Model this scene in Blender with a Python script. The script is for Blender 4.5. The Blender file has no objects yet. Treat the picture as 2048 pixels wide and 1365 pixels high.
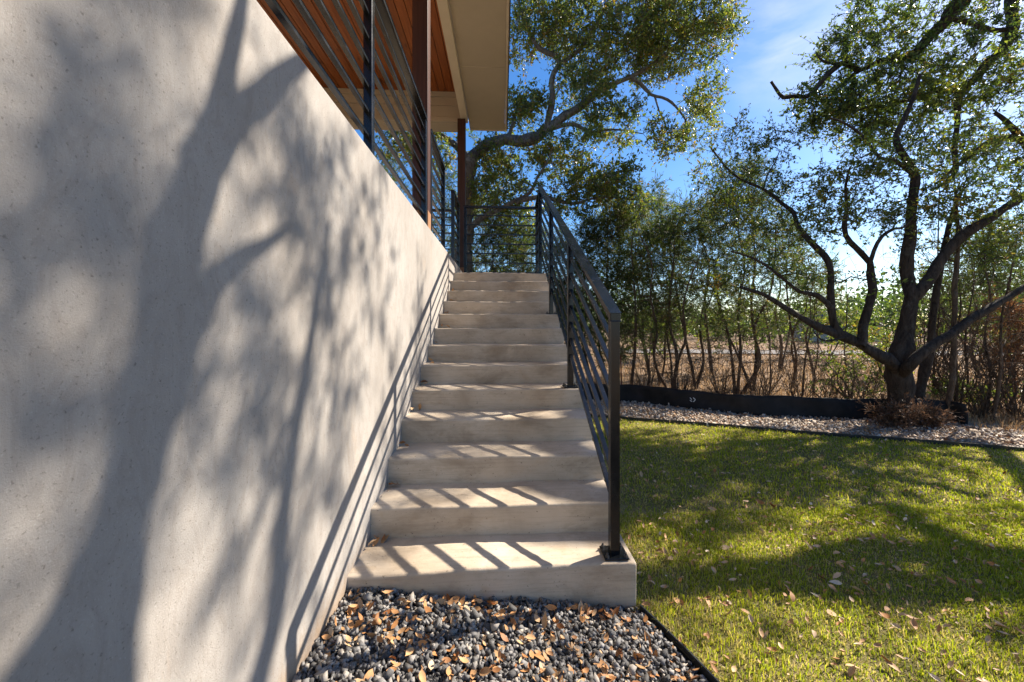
import bpy, bmesh, math, random
import numpy as np
from mathutils import Vector, Matrix

R = math.radians
rng = np.random.default_rng(11)
random.seed(5)
sc = bpy.context.scene
COL = sc.collection

# ------------------------------------------------------------------ camera, sky, sun, exposure
F, CX, CY = 796.0, 1050.0, 650.0            # focal length and principal point, in photo pixels (2048 wide)
CAMZ = 1.30
YAW = math.atan((CX - 1005.0) / F)
SN, CS = math.sin(YAW), math.cos(YAW)
cam_d = bpy.data.cameras.new('camera'); cam = bpy.data.objects.new('camera', cam_d); COL.objects.link(cam)
cam_d.sensor_width = 36; cam_d.lens = 36 * F / 2048
cam_d.shift_x = 0.5 - CX / 2048; cam_d.shift_y = (CY - 682.5) / 2048
cam_d.clip_start = 0.02; cam_d.clip_end = 2000
cam.location = (0, 0, CAMZ); cam.rotation_euler = (R(90), 0, -YAW)
sc.camera = cam

SUN_AZ, SUN_EL = 65.0, 38.0                 # azimuth from +Y towards +X
SUN = np.array([math.sin(R(SUN_AZ)) * math.cos(R(SUN_EL)), math.cos(R(SUN_AZ)) * math.cos(R(SUN_EL)), math.sin(R(SUN_EL))])
w = bpy.data.worlds.new('World'); sc.world = w; w.use_nodes = True
nt = w.node_tree; nt.nodes.clear()
sky = nt.nodes.new('ShaderNodeTexSky'); sky.sky_type = 'NISHITA'; sky.sun_disc = False
sky.sun_elevation = R(SUN_EL); sky.sun_rotation = R(SUN_AZ)
sky.air_density = 1.0; sky.dust_density = 0.6; sky.ozone_density = 2.5; sky.altitude = 300
hsv = nt.nodes.new('ShaderNodeHueSaturation'); hsv.inputs['Saturation'].default_value = 1.34; hsv.inputs['Value'].default_value = 0.95; hsv.inputs['Hue'].default_value = 0.505
nt.links.new(sky.outputs[0], hsv.inputs['Color'])
# thin wispy cloud, from the view direction
tc = nt.nodes.new('ShaderNodeTexCoord')
mp = nt.nodes.new('ShaderNodeMapping'); mp.inputs['Scale'].default_value = (1.0, 1.0, 2.2); mp.inputs['Location'].default_value = (0.35, 0.1, 0.2)
nt.links.new(tc.outputs['Generated'], mp.inputs[0])
cn = nt.nodes.new('ShaderNodeTexNoise'); cn.inputs['Scale'].default_value = 5.0; cn.inputs['Detail'].default_value = 9; cn.inputs['Roughness'].default_value = 0.55; cn.inputs['Distortion'].default_value = 0.35
nt.links.new(mp.outputs[0], cn.inputs['Vector'])
cr = nt.nodes.new('ShaderNodeValToRGB'); cr.color_ramp.elements[0].position = 0.42; cr.color_ramp.elements[1].position = 0.68
nt.links.new(cn.outputs[0], cr.inputs[0])
cdir = Vector(((1565 - CX) / F * CS + SN, -(1565 - CX) / F * SN + CS, (CY - 70) / F)).normalized()
vd = nt.nodes.new('ShaderNodeVectorMath'); vd.operation = 'DISTANCE'; vd.inputs[1].default_value = cdir
nv = nt.nodes.new('ShaderNodeVectorMath'); nv.operation = 'NORMALIZE'; nt.links.new(tc.outputs['Generated'], nv.inputs[0]); nt.links.new(nv.outputs[0], vd.inputs[0])
cw = nt.nodes.new('ShaderNodeMapRange'); cw.inputs['From Min'].default_value = 0.13; cw.inputs['From Max'].default_value = 0.0; cw.inputs['To Min'].default_value = 0.03; cw.inputs['To Max'].default_value = 0.85
nt.links.new(vd.outputs['Value'], cw.inputs[0])
cm = nt.nodes.new('ShaderNodeMath'); cm.operation = 'MULTIPLY'; nt.links.new(cr.outputs[0], cm.inputs[0]); nt.links.new(cw.outputs[0], cm.inputs[1])
mx = nt.nodes.new('ShaderNodeMix'); mx.data_type = 'RGBA'
nt.links.new(cm.outputs[0], mx.inputs['Factor']); nt.links.new(hsv.outputs[0], mx.inputs['A']); mx.inputs['B'].default_value = (4.6, 4.9, 5.4, 1)
bg = nt.nodes.new('ShaderNodeBackground'); bg.inputs[1].default_value = 0.095
nt.links.new(mx.outputs['Result'], bg.inputs[0])
wo = nt.nodes.new('ShaderNodeOutputWorld'); nt.links.new(bg.outputs[0], wo.inputs[0])

sd = bpy.data.lights.new('sun', 'SUN'); sd.energy = 5.0; sd.angle = R(0.5); sd.color = (1.0, 0.91, 0.78)
so = bpy.data.objects.new('sun', sd); COL.objects.link(so)
so.rotation_euler = Vector(SUN).to_track_quat('Z', 'Y').to_euler(); so.location = (8, 4, 12)
vs = sc.view_settings; vs.view_transform = 'Standard'; vs.look = 'None'; vs.exposure = 1.22; vs.gamma = 1.0
vs.use_curve_mapping = False
sc.cycles.max_bounces = 8; sc.cycles.diffuse_bounces = 4; sc.cycles.transmission_bounces = 4; sc.cycles.transparent_max_bounces = 4
sc.cycles.use_denoising = True


def at(px, py, d):
    """world point seen at photo pixel (px, py), d metres in front of the camera"""
    xc = (px - CX) / F * d
    return np.array([xc * CS + d * SN, -xc * SN + d * CS, CAMZ + (CY - py) / F * d])


def gnd(px, py, z=0.0):
    return at(px, py, (CAMZ - z) * F / (py - CY))


# ------------------------------------------------------------------ object helpers
def tag(o, label=None, cat=None, group=None, kind=None):
    if label: o['label'] = label
    if cat: o['category'] = cat
    if group: o['group'] = group
    if kind: o['kind'] = kind
    return o


def empty(name, loc=(0, 0, 0)):
    o = bpy.data.objects.new(name, None); COL.objects.link(o); o.location = loc; o.empty_display_size = 0.1
    return o


def link(name, me, mat, parent=None):
    if mat and not me.materials: me.materials.append(mat)
    o = bpy.data.objects.new(name, me); COL.objects.link(o)
    if parent is not None:
        o.parent = parent
        o.matrix_parent_inverse = Matrix.Translation(parent.location).inverted() if parent.parent is None and parent.type == 'EMPTY' else Matrix.Identity(4)
    return o


def npmesh(name, V, Fc, smooth=False, face_rnd=None):
    V = np.asarray(V, np.float32); Fc = np.asarray(Fc, np.int32)
    me = bpy.data.meshes.new(name)
    n, k = Fc.shape
    me.vertices.add(len(V)); me.vertices.foreach_set('co', V.ravel())
    me.loops.add(n * k); me.loops.foreach_set('vertex_index', Fc.ravel())
    me.polygons.add(n)
    me.polygons.foreach_set('loop_start', np.arange(0, n * k, k, dtype=np.int32))
    me.polygons.foreach_set('loop_total', np.full(n, k, np.int32))
    if smooth: me.polygons.foreach_set('use_smooth', np.ones(n, bool))
    if face_rnd is not None:
        a = me.attributes.new('rnd', 'FLOAT', 'FACE'); a.data.foreach_set('value', np.asarray(face_rnd, np.float32))
    me.update(calc_edges=True)
    return me


def pymesh(name, V, Fc, smooth=False):
    me = bpy.data.meshes.new(name); me.from_pydata([tuple(v) for v in V], [], [tuple(f) for f in Fc])
    if smooth: me.polygons.foreach_set('use_smooth', np.ones(len(me.polygons), bool))
    me.update(); return me


def box_mesh(name, lo, hi, bev=0.0, seg=1):
    bm = bmesh.new()
    bmesh.ops.create_cube(bm, size=1.0)
    lo = Vector(lo); hi = Vector(hi)
    for v in bm.verts:
        v.co = Vector(((v.co.x + .5) * (hi.x - lo.x) + lo.x, (v.co.y + .5) * (hi.y - lo.y) + lo.y, (v.co.z + .5) * (hi.z - lo.z) + lo.z))
    if bev > 0: bmesh.ops.bevel(bm, geom=bm.edges[:], offset=bev, segments=seg, affect='EDGES', profile=0.6)
    me = bpy.data.meshes.new(name); bm.to_mesh(me); bm.free()
    return me


def box(name, lo, hi, mat, parent=None, bev=0.004, seg=1):
    return link(name, box_mesh(name, lo, hi, bev, seg), mat, parent)


def bar(name, p, q, wd, ht, mat, parent=None, bev=0.002, vertical_cut=False):
    """square bar from p to q; with vertical_cut its ends are plumb"""
    p = Vector(p); q = Vector(q); d = (q - p); L = d.length; d.normalize()
    side = d.cross(Vector((0, 0, 1)))
    side = side.normalized() if side.length > 1e-6 else Vector((1, 0, 0))
    up = Vector((0, 0, 1)) if vertical_cut else side.cross(d).normalized()
    bm = bmesh.new(); bmesh.ops.create_cube(bm, size=1.0)
    for v in bm.verts:
        v.co = p + d * ((v.co.x + .5) * L) + side * (v.co.y * wd) + up * (v.co.z * ht)
    if bev: bmesh.ops.bevel(bm, geom=bm.edges[:], offset=bev, segments=1, affect='EDGES')
    bmesh.ops.recalc_face_normals(bm, faces=bm.faces)
    me = bpy.data.meshes.new(name); bm.to_mesh(me); bm.free()
    return link(name, me, mat, parent)


# ------------------------------------------------------------------ materials
class Mat:
    def __init__(s, name):
        s.m = bpy.data.materials.new(name); s.m.use_nodes = True
        s.t = s.m.node_tree; s.b = s.t.nodes['Principled BSDF']; s.out = s.t.nodes['Material Output']
    def n(s, typ, **kw):
        nd = s.t.nodes.new(typ)
        for k, v in kw.items(): setattr(nd, k, v)
        return nd
    def l(s, a, b): s.t.links.new(a, b)
    def coord(s, scale=(1, 1, 1), kind='Object'):
        tc = s.n('ShaderNodeTexCoord'); mp = s.n('ShaderNodeMapping'); mp.inputs['Scale'].default_value = scale
        s.l(tc.outputs[kind], mp.inputs[0]); return mp.outputs[0]
    def noise(s, vec, scale, detail=4, rough=0.55, dist=0.0):
        nd = s.n('ShaderNodeTexNoise'); nd.inputs['Scale'].default_value = scale; nd.inputs['Detail'].default_value = detail
        nd.inputs['Roughness'].default_value = rough; nd.inputs['Distortion'].default_value = dist
        s.l(vec, nd.inputs['Vector']); return nd.outputs[0]
    def ramp(s, fac, stops):
        nd = s.n('ShaderNodeValToRGB'); e = nd.color_ramp.elements
        while len(e) < len(stops): e.new(0.5)
        for i, (p, c) in enumerate(stops):
            e[i].position = p; e[i].color = (*c, 1) if len(c) == 3 else c
        s.l(fac, nd.inputs[0]); return nd.outputs[0]
    def mix(s, a, b, fac, mode='MIX'):
        nd = s.n('ShaderNodeMix', data_type='RGBA', blend_type=mode)
        for sock, v in ((nd.inputs['A'], a), (nd.inputs['B'], b), (nd.inputs['Factor'], fac)):
            if isinstance(v, (tuple, float, int)): sock.default_value = (*v, 1) if isinstance(v, tuple) else v
            else: s.l(v, sock)
        return nd.outputs['Result']
    def bump(s, h, strength=0.3, dist=0.01, prev=None):
        nd = s.n('ShaderNodeBump'); nd.inputs['Strength'].default_value = strength; nd.inputs['Distance'].default_value = dist
        s.l(h, nd.inputs['Height'])
        if prev is not None: s.l(prev, nd.inputs['Normal'])
        return nd.outputs[0]
    def set(s, col=None, rough=None, spec=None, normal=None, metal=None):
        b = s.b.inputs
        if col is not None:
            if isinstance(col, tuple): b['Base Color'].default_value = (*col, 1)
            else: s.l(col, b['Base Color'])
        if rough is not None:
            if isinstance(rough, (int, float)): b['Roughness'].default_value = rough
            else: s.l(rough, b['Roughness'])
        if spec is not None: b['Specular IOR Level'].default_value = spec
        if metal is not None: b['Metallic'].default_value = metal
        if normal is not None: s.l(normal, b['Normal'])
        return s.m


def m_stucco():
    s = Mat('stucco'); v = s.coord()
    big = s.noise(v, 1.3, 5, 0.6)
    col = s.ramp(big, [(0.3, (0.290, 0.260, 0.230)), (0.52, (0.358, 0.328, 0.298)), (0.72, (0.405, 0.378, 0.348))])
    st = s.noise(s.coord((1, 1, 0.45)), 3.1, 6, 0.7, 0.6)
    col = s.mix(col, (0.38, 0.25, 0.15), s.ramp(st, [(0.60, (0, 0, 0)), (0.80, (0.55, 0.55, 0.55))]))
    tr = s.noise(s.coord((1, 2.2, 1.0)), 7.5, 6, 0.75, 1.4)
    col = s.mix(col, (0.27, 0.235, 0.205), s.ramp(tr, [(0.46, (0, 0, 0)), (0.74, (0.75, 0.75, 0.75))]))
    vo = s.n('ShaderNodeTexVoronoi', feature='DISTANCE_TO_EDGE'); vo.inputs['Scale'].default_value = 1.1
    wv = s.n('ShaderNodeVectorMath', operation='ADD'); s.l(v, wv.inputs[0]); nz = s.n('ShaderNodeTexNoise'); nz.inputs['Scale'].default_value = 4.0; nz.inputs['Detail'].default_value = 6; s.l(v, nz.inputs['Vector']); s.l(nz.outputs['Color'], wv.inputs[1]); s.l(wv.outputs[0], vo.inputs['Vector'])
    crk = s.mix(s.ramp(vo.outputs['Distance'], [(0.0, (0.45, 0.45, 0.45)), (0.0022, (0, 0, 0))]), s.ramp(big, [(0.50, (0, 0, 0)), (0.60, (1, 1, 1))]), 1.0, 'MULTIPLY')
    col = s.mix(col, (0.18, 0.15, 0.13), crk)
    sep = s.n('ShaderNodeSeparateXYZ'); s.l(v, sep.inputs[0])
    ad = s.n('ShaderNodeMath', operation='MULTIPLY_ADD'); s.l(tr, ad.inputs[0]); ad.inputs[1].default_value = -.22; s.l(sep.outputs['Z'], ad.inputs[2])
    col = s.mix(col, (0.33, 0.225, 0.14), s.ramp(ad.outputs[0], [(0.04, (0.75, 0.75, 0.75)), (0.16, (0, 0, 0))]))
    sp = s.noise(v, 130, 3, 0.6)
    col = s.mix(col, (0.17, 0.145, 0.125), s.ramp(sp, [(0.60, (0, 0, 0)), (0.72, (0.8, 0.8, 0.8))]))
    lite = s.noise(v, 210, 2, 0.5)
    col = s.mix(col, (0.60, 0.575, 0.54), s.ramp(lite, [(0.62, (0, 0, 0)), (0.76, (0.22, 0.22, 0.22))]))
    b = s.bump(tr, 0.30, 0.006)
    b = s.bump(s.noise(v, 260, 5, 0.75), 0.7, 0.0030, b)
    return s.set(col, 0.93, 0.2, b)


def m_concrete():
    s = Mat('broomed_concrete'); v = s.coord()
    streak = s.noise(s.coord((2.2, 30, 55)), 1.6, 6, 0.62, 0.3)
    big = s.noise(v, 2.6, 5, 0.6, 0.4)
    c = s.ramp(big, [(0.3, (0.42, 0.330, 0.235)), (0.52, (0.54, 0.445, 0.335)), (0.75, (0.61, 0.525, 0.415))])
    c = s.mix(c, (0.34, 0.28, 0.215), s.ramp(streak, [(0.5, (0, 0, 0)), (0.78, (0.65, 0.65, 0.65))]))
    st = s.noise(s.coord((0.9, 1.3, 2.2)), 3.0, 7, 0.72, 0.5)
    c = s.mix(c, (0.21, 0.155, 0.10), s.ramp(st, [(0.48, (0, 0, 0)), (0.74, (0.62, 0.62, 0.62))]))
    rust = s.noise(v, 5.3, 4, 0.6, .4)
    c = s.mix(c, (0.40, 0.235, 0.10), s.ramp(rust, [(0.62, (0, 0, 0)), (0.8, (0.4, 0.4, 0.4))]))
    pits = s.noise(v, 75, 3, 0.6)
    c = s.mix(c, (0.12, 0.095, 0.07), s.ramp(pits, [(0.66, (0, 0, 0)), (0.72, (0.8, 0.8, 0.8))]))
    b = s.bump(streak, 0.35, 0.004)
    b = s.bump(s.noise(v, 90, 4, .6), 0.35, 0.003, b)
    return s.set(c, 0.88, 0.25, b)


def m_plain(name, col, rough=0.6, spec=0.4, var=0.12, scale=6, bumpd=0.0, bscale=60):
    s = Mat(name); v = s.coord()
    n = s.noise(v, scale, 5, 0.6)
    lo = tuple(c * (1 - var) for c in col); hi = tuple(min(1, c * (1 + var)) for c in col)
    c = s.ramp(n, [(0.3, lo), (0.7, hi)])
    nb = s.bump(s.noise(v, bscale, 4, .6), 0.5, bumpd) if bumpd else None
    return s.set(c, rough, spec, nb)


def m_metal():
    s = Mat('black_powder_coat'); v = s.coord()
    n = s.noise(v, 9, 5, .65)
    c = s.ramp(n, [(0.35, (0.004, 0.0045, 0.005)), (0.7, (0.010, 0.0105, 0.012))])
    d = s.noise(v, 40, 5, .7)
    c = s.mix(c, (0.16, 0.15, 0.135), s.ramp(d, [(0.62, (0, 0, 0)), (0.85, (0.16, 0.16, 0.16))]))
    r = s.ramp(n, [(0.3, (0.16, 0.16, 0.16)), (0.7, (0.30, 0.30, 0.30))])
    return s.set(c, r, 0.5, s.bump(s.noise(v, 220, 2), 0.12, 0.001))


def m_wood(name, dark, lite, axis=1, rough=0.5, knots=True):
    s = Mat(name)
    sc3 = [22, 22, 22]; sc3[axis] = 1.3
    v = s.coord(tuple(sc3))
    info = s.n('ShaderNodeObjectInfo')
    add = s.n('ShaderNodeVectorMath', operation='ADD'); s.l(v, add.inputs[0])
    mul = s.n('ShaderNodeVectorMath', operation='SCALE'); mul.inputs[0].default_value = (37, 11, 23); s.l(info.outputs['Random'], mul.inputs['Scale']); s.l(mul.outputs[0], add.inputs[1])
    g = s.noise(add.outputs[0], 1.0, 6, 0.6, 0.8)
    c = s.ramp(g, [(0.3, dark), (0.7, lite)])
    tint = s.ramp(info.outputs['Random'], [(0.0, (0.72, 0.70, 0.68)), (1.0, (1.12, 1.08, 1.0))])
    c = s.mix(c, tint, 1.0, 'MULTIPLY')
    if knots:
        k = s.noise(s.coord((7, 7, 7) if axis != 1 else (7, 2.4, 7)), 1.0, 2, .5)
        c = s.mix(c, tuple(x * 0.35 for x in dark), s.ramp(k, [(0.66, (0, 0, 0)), (0.72, (0.8, 0.8, 0.8))]))
    return s.set(c, rough, 0.35, s.bump(g, 0.25, 0.003))


def m_bark(name, dark, lite, moss=0.25):
    s = Mat(name); v = s.coord((9, 9, 2.6))
    g = s.noise(v, 2.2, 7, 0.68, 0.9)
    c = s.ramp(g, [(0.32, dark), (0.68, lite)])
    li = s.noise(s.coord(), 6.0, 5, 0.7)
    c = s.mix(c, (0.30, 0.30, 0.27), s.ramp(li, [(0.55, (0, 0, 0)), (0.70, (moss * 2, moss * 2, moss * 2))]))
    return s.set(c, 0.92, 0.2, s.bump(g, 0.9, 0.035))


def m_leaf(name, stops, trans=0.42, rough=0.45, spec=0.35, tcol=(1.5, 1.65, 0.7)):
    s = Mat(name)
    a = s.n('ShaderNodeAttribute', attribute_name='rnd')
    c = s.ramp(a.outputs['Fac'], stops)
    s.set(c, rough, spec)
    tr = s.n('ShaderNodeBsdfTranslucent')
    tc = s.mix(c, tcol, 1.0, 'MULTIPLY'); s.l(tc, tr.inputs['Color'])
    ms = s.n('ShaderNodeMixShader'); ms.inputs[0].default_value = trans
    s.l(s.b.outputs[0], ms.inputs[1]); s.l(tr.outputs[0], ms.inputs[2]); s.l(ms.outputs[0], s.out.inputs[0])
    return s.m


def m_rnd(name, stops, rough=0.8, spec=0.3, bscale=60, bd=0.004):
    """colour picked per face group from the 'rnd' attribute, plus mottling"""
    s = Mat(name); a = s.n('ShaderNodeAttribute', attribute_name='rnd')
    c = s.ramp(a.outputs['Fac'], stops); v = s.coord()
    n = s.noise(v, bscale, 4, .6)
    c = s.mix(c, s.ramp(n, [(0.3, (0.72, 0.72, 0.72)), (0.7, (1.15, 1.15, 1.15))]), 1.0, 'MULTIPLY')
    return s.set(c, rough, spec, s.bump(n, 0.5, bd))


def m_ground(name, cols, scale, rough=0.95, bd=0.02):
    s = Mat(name); v = s.coord()
    n = s.noise(v, scale, 8, 0.65, 0.3)
    c = s.ramp(n, [(0.28 + 0.44 * i / (len(cols) - 1), k) for i, k in enumerate(cols)])
    f = s.noise(v, scale * 22, 4, .6)
    c = s.mix(c, s.ramp(f, [(0.3, (0.6, 0.6, 0.6)), (0.7, (1.3, 1.3, 1.3))]), 1.0, 'MULTIPLY')
    return s.set(c, rough, 0.2, s.bump(f, 0.7, bd))


STUCCO = m_stucco(); CONC = m_concrete(); METAL = m_metal()
CREAM = m_plain('cream_paint', (0.50, 0.43, 0.325), 0.55, 0.35, 0.05, 3, 0.0006, 200)
CREAM2 = m_plain('cream_trim_paint', (0.66, 0.57, 0.43), 0.5, 0.35, 0.05, 3, 0.0006, 200)
WOOD_COL = m_wood('stained_column_wood', (0.030, 0.011, 0.006), (0.075, 0.027, 0.014), 2, 0.42, False)
WOOD_RAW = m_wood('raw_wood', (0.24, 0.11, 0.05), (0.42, 0.22, 0.11), 2, 0.6, False)
WOOD_CEIL = m_wood('stained_ceiling_wood', (0.25, 0.066, 0.014), (0.46, 0.145, 0.036), 1, 0.42)
DARK = m_plain('dark_flashing', (0.02, 0.022, 0.026), 0.4, 0.5)
ROOF = m_plain('roof_membrane', (0.16, 0.15, 0.14), 0.9, 0.2)
BOLT = m_plain('steel_bolt', (0.05, 0.05, 0.055), 0.35, 0.6)
BARK = m_bark('oak_bark', (0.022, 0.016, 0.013), (0.095, 0.072, 0.058), 0.08)
BARK_L = m_bark('lichen_oak_bark', (0.05, 0.042, 0.034), (0.24, 0.21, 0.175), 0.4)
BARK_C = m_bark('cedar_bark', (0.05, 0.034, 0.024), (0.19, 0.135, 0.095), 0.05)
OAK = m_leaf('oak_leaf', [(0.0, (0.055, 0.085, 0.028)), (0.45, (0.11, 0.145, 0.040)), (0.8, (0.20, 0.215, 0.050)), (0.95, (0.30, 0.265, 0.06)), (1.0, (0.26, 0.15, 0.04))], 0.5, 0.35, 0.5)
CEDAR = m_leaf('cedar_leaf', [(0.0, (0.036, 0.058, 0.026)), (0.5, (0.080, 0.105, 0.042)), (0.9, (0.17, 0.175, 0.065)), (1.0, (0.25, 0.17, 0.07))], 0.42, 0.5, 0.3)
BROWN = m_leaf('dead_cedar_leaf', [(0.0, (0.16, 0.075, 0.035)), (0.6, (0.32, 0.16, 0.075)), (1.0, (0.44, 0.27, 0.14))], 0.3, 0.7, 0.2, (1.3, 1.2, 1.0))
BRUSHM = m_leaf('dead_bough_leaf', [(0.0, (0.07, 0.042, 0.028)), (0.6, (0.17, 0.10, 0.062)), (1.0, (0.30, 0.18, 0.11))], 0.25, 0.7, 0.2, (1.2, 1.1, 1.0))
GRASS = m_leaf('lawn_grass', [(0.0, (0.15, 0.205, 0.018)), (0.45, (0.34, 0.375, 0.028)), (0.72, (0.54, 0.51, 0.05)), (0.82, (0.50, 0.40, 0.17)), (1.0, (0.62, 0.50, 0.31))], 0.52, 0.5, 0.3, (1.35, 1.4, 0.7))
DRY = m_leaf('dry_grass', [(0.0, (0.22, 0.13, 0.065)), (0.6, (0.38, 0.25, 0.14)), (1.0, (0.50, 0.37, 0.22))], 0.35, 0.7, 0.2, (1.2, 1.1, 0.9))
LITTER = m_rnd('dry_leaf', [(0.0, (0.26, 0.10, 0.03)), (0.35, (0.46, 0.22, 0.08)), (0.7, (0.58, 0.36, 0.18)), (1.0, (0.66, 0.52, 0.36))], 0.6, 0.35, 40, 0.002)
STONE = m_rnd('dark_gravel_stone', [(0.0, (0.052, 0.049, 0.047)), (0.5, (0.150, 0.142, 0.135)), (0.85, (0.28, 0.265, 0.250)), (1.0, (0.44, 0.38, 0.31))], 0.72, 0.4, 70, 0.003)
LIME = m_rnd('limestone_gravel_stone', [(0.0, (0.25, 0.185, 0.135)), (0.5, (0.42, 0.34, 0.265)), (1.0, (0.62, 0.54, 0.45))], 0.85, 0.25, 40, 0.004)
SOIL = m_ground('dry_soil', [(0.16, 0.10, 0.06), (0.28, 0.185, 0.11), (0.40, 0.28, 0.175)], 0.7)
TURF = m_ground('lawn_soil', [(0.11, 0.105, 0.035), (0.19, 0.16, 0.06), (0.32, 0.25, 0.13)], 4.0)
LIMEBED = m_ground('limestone_fines', [(0.20, 0.14, 0.10), (0.33, 0.25, 0.18), (0.42, 0.34, 0.26)], 9.0)
DARKBED = m_ground('dark_fines', [(0.02, 0.02, 0.022), (0.05, 0.05, 0.053)], 12.0)
ROAD = m_ground('pale_road', [(0.19, 0.175, 0.155), (0.27, 0.25, 0.23)], 2.0)
SILT = m_plain('black_silt_fabric', (0.014, 0.013, 0.013), 0.7, 0.3, 0.6, 5, 0.012, 14)
STAKEW = m_wood('stake_wood', (0.20, 0.12, 0.07), (0.36, 0.25, 0.16), 2, 0.8, False)
RUST = m_plain('rusty_steel', (0.16, 0.055, 0.03), 0.85, 0.3, 0.35, 30)
PAPER = m_plain('white_scrap', (0.75, 0.74, 0.72), 0.7, 0.3, 0.08)
HOUSEW = m_plain('far_house_wall', (0.50, 0.47, 0.42), 0.8, 0.3, 0.06)
HOUSER = m_plain('far_house_roof', (0.15, 0.145, 0.15), 0.85, 0.3, 0.12)
GLASS = m_plain('dark_window_glass', (0.02, 0.025, 0.03), 0.08, 0.6, 0.05)

# ------------------------------------------------------------------ ground
WX = -0.677                                 # stucco wall face
XR = 0.62                                   # open side of the stairs
T, RS, Y2 = 0.3145, 0.152, 2.09             # tread, riser, nosing of the second step
NY = lambda i: Y2 + (i - 2) * T
NZ = lambda i: 0.2 + (i - 1) * RS
LAND_Y = 6.47; LAND_Z = NZ(13)
WTOP = 2.20


def sheet(name, poly, z, mat, parent=None):
    me = bpy.data.meshes.new(name)
    zf = z if callable(z) else (lambda x, y: z)
    me.from_pydata([(p[0], p[1], zf(p[0], p[1])) for p in poly], [], [tuple(range(len(poly)))]); me.update()
    return link(name, me, mat, parent)


def terrain():
    n = 120
    u = np.linspace(-1, 1, n); g = np.sign(u) * (np.abs(u) ** 2.6) * 500
    X, Y = np.meshgrid(g, g + 8)
    Z = -0.06 + 0.0 * X
    far = np.clip((np.hypot(X, Y) - 14) / 60, 0, 1)
    Z += far * 0.5 * np.sin(X * 0.05 + 1) * np.cos(Y * 0.04)
    V = np.stack([X, Y, Z], -1).reshape(-1, 3)
    i = np.arange(n * n).reshape(n, n)
    Fc = np.stack([i[:-1, :-1], i[:-1, 1:], i[1:, 1:], i[1:, :-1]], -1).reshape(-1, 4)
    return tag(link('ground', npmesh('ground', V, Fc, True), SOIL), kind='structure', label='dry tan field soil running to the horizon')
terrain()

L0, L1 = gnd(1240, 838)[:2], gnd(2048, 902)[:2]       # lawn to limestone border
ldir = (L1 - L0) / np.linalg.norm(L1 - L0)
lawn_y = lambda x: L0[1] + (x - L0[0]) * ldir[1] / ldir[0]
E0 = np.array([0.635, 1.79]); E1 = np.array([2.38, -3.0])   # steel edging beside the dark gravel
edge_x = lambda y: E0[0] + (y - E0[1]) * (E1[0] - E0[0]) / (E1[1] - E0[1])
lawn_poly = [(XR - 0.03, E0[1]), tuple(E0), tuple(E1), (11, -3), (11, lawn_y(11)), (XR - 0.03, lawn_y(XR - 0.03))]
tag(sheet('lawn', lawn_poly, -0.008, TURF), kind='structure', label='turf soil under the lawn')
fence_px = [(1239, 802), (1330, 812), (1400, 820), (1490, 829), (1600, 835), (1730, 839), (1830, 842), (1897, 844)]
fence_pts = [np.array([-2.6, 7.9, 0]), np.array([0.6, 7.0, 0])] + [gnd(*p) for p in fence_px]
lime_poly = [(XR - 0.03, lawn_y(XR - .03)), (11, lawn_y(11)), (11, lawn_y(11) + 1.25)] + [(p[0], p[1] + 0.25) for p in fence_pts[::-1]] + [(-2.6, lawn_y(-2.6))]
tag(sheet('limestone_bed', [(XR - 0.03, lawn_y(XR - .03) + .012), (11, lawn_y(11) + .012), (11, lawn_y(11) + 1.1)] + [(p[0], p[1] + 0.25) for p in fence_pts[::-1] if p[0] > 0.3], -0.012, LIMEBED), kind='structure', label='pale limestone gravel strip between lawn and black fence')
bed_z = lambda x, y: 0.145 - 0.12 * (x - WX) + 0.0
bed = tag(sheet('gravel_bed', [(WX - .02, -3), (E1[0], -3), (E0[0], E0[1]), (XR - 0.02, 1.85), (WX - .02, 1.85)], lambda x, y: max(bed_z(x, y), -.02) - 0.022, DARKBED), kind='structure', label='bed of dark grey gravel in front of the stairs')


def road_strip():
    a, b = at(1500, 712, 17.5), at(2300, 704, 19)
    p = [np.array([a[0] - 6, a[1] + 2.5]), np.array([b[0] + 10, b[1] - 4])]
    d = (p[1] - p[0]) / np.linalg.norm(p[1] - p[0]); nrm = np.array([-d[1], d[0]]) * 1.4
    return tag(sheet('road', [p[0] - nrm, p[1] - nrm, p[1] + nrm, p[0] + nrm], 0.03, ROAD), kind='structure', label='pale narrow road crossing the dry field')
road_strip()

# ------------------------------------------------------------------ stairs
st = tag(empty('staircase', (0, 1.78, 0)), 'cast concrete stairs with thirteen steps rising beside the stucco wall', 'stairs')


def wob(x, y, z, a):
    return a * (math.sin(x * 5.1 + y * 3.3 + z * 7) + math.sin(x * 11.7 + z * 13 + 1.3) * .6 + math.sin(x * 23 + y * 17) * .3)


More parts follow.
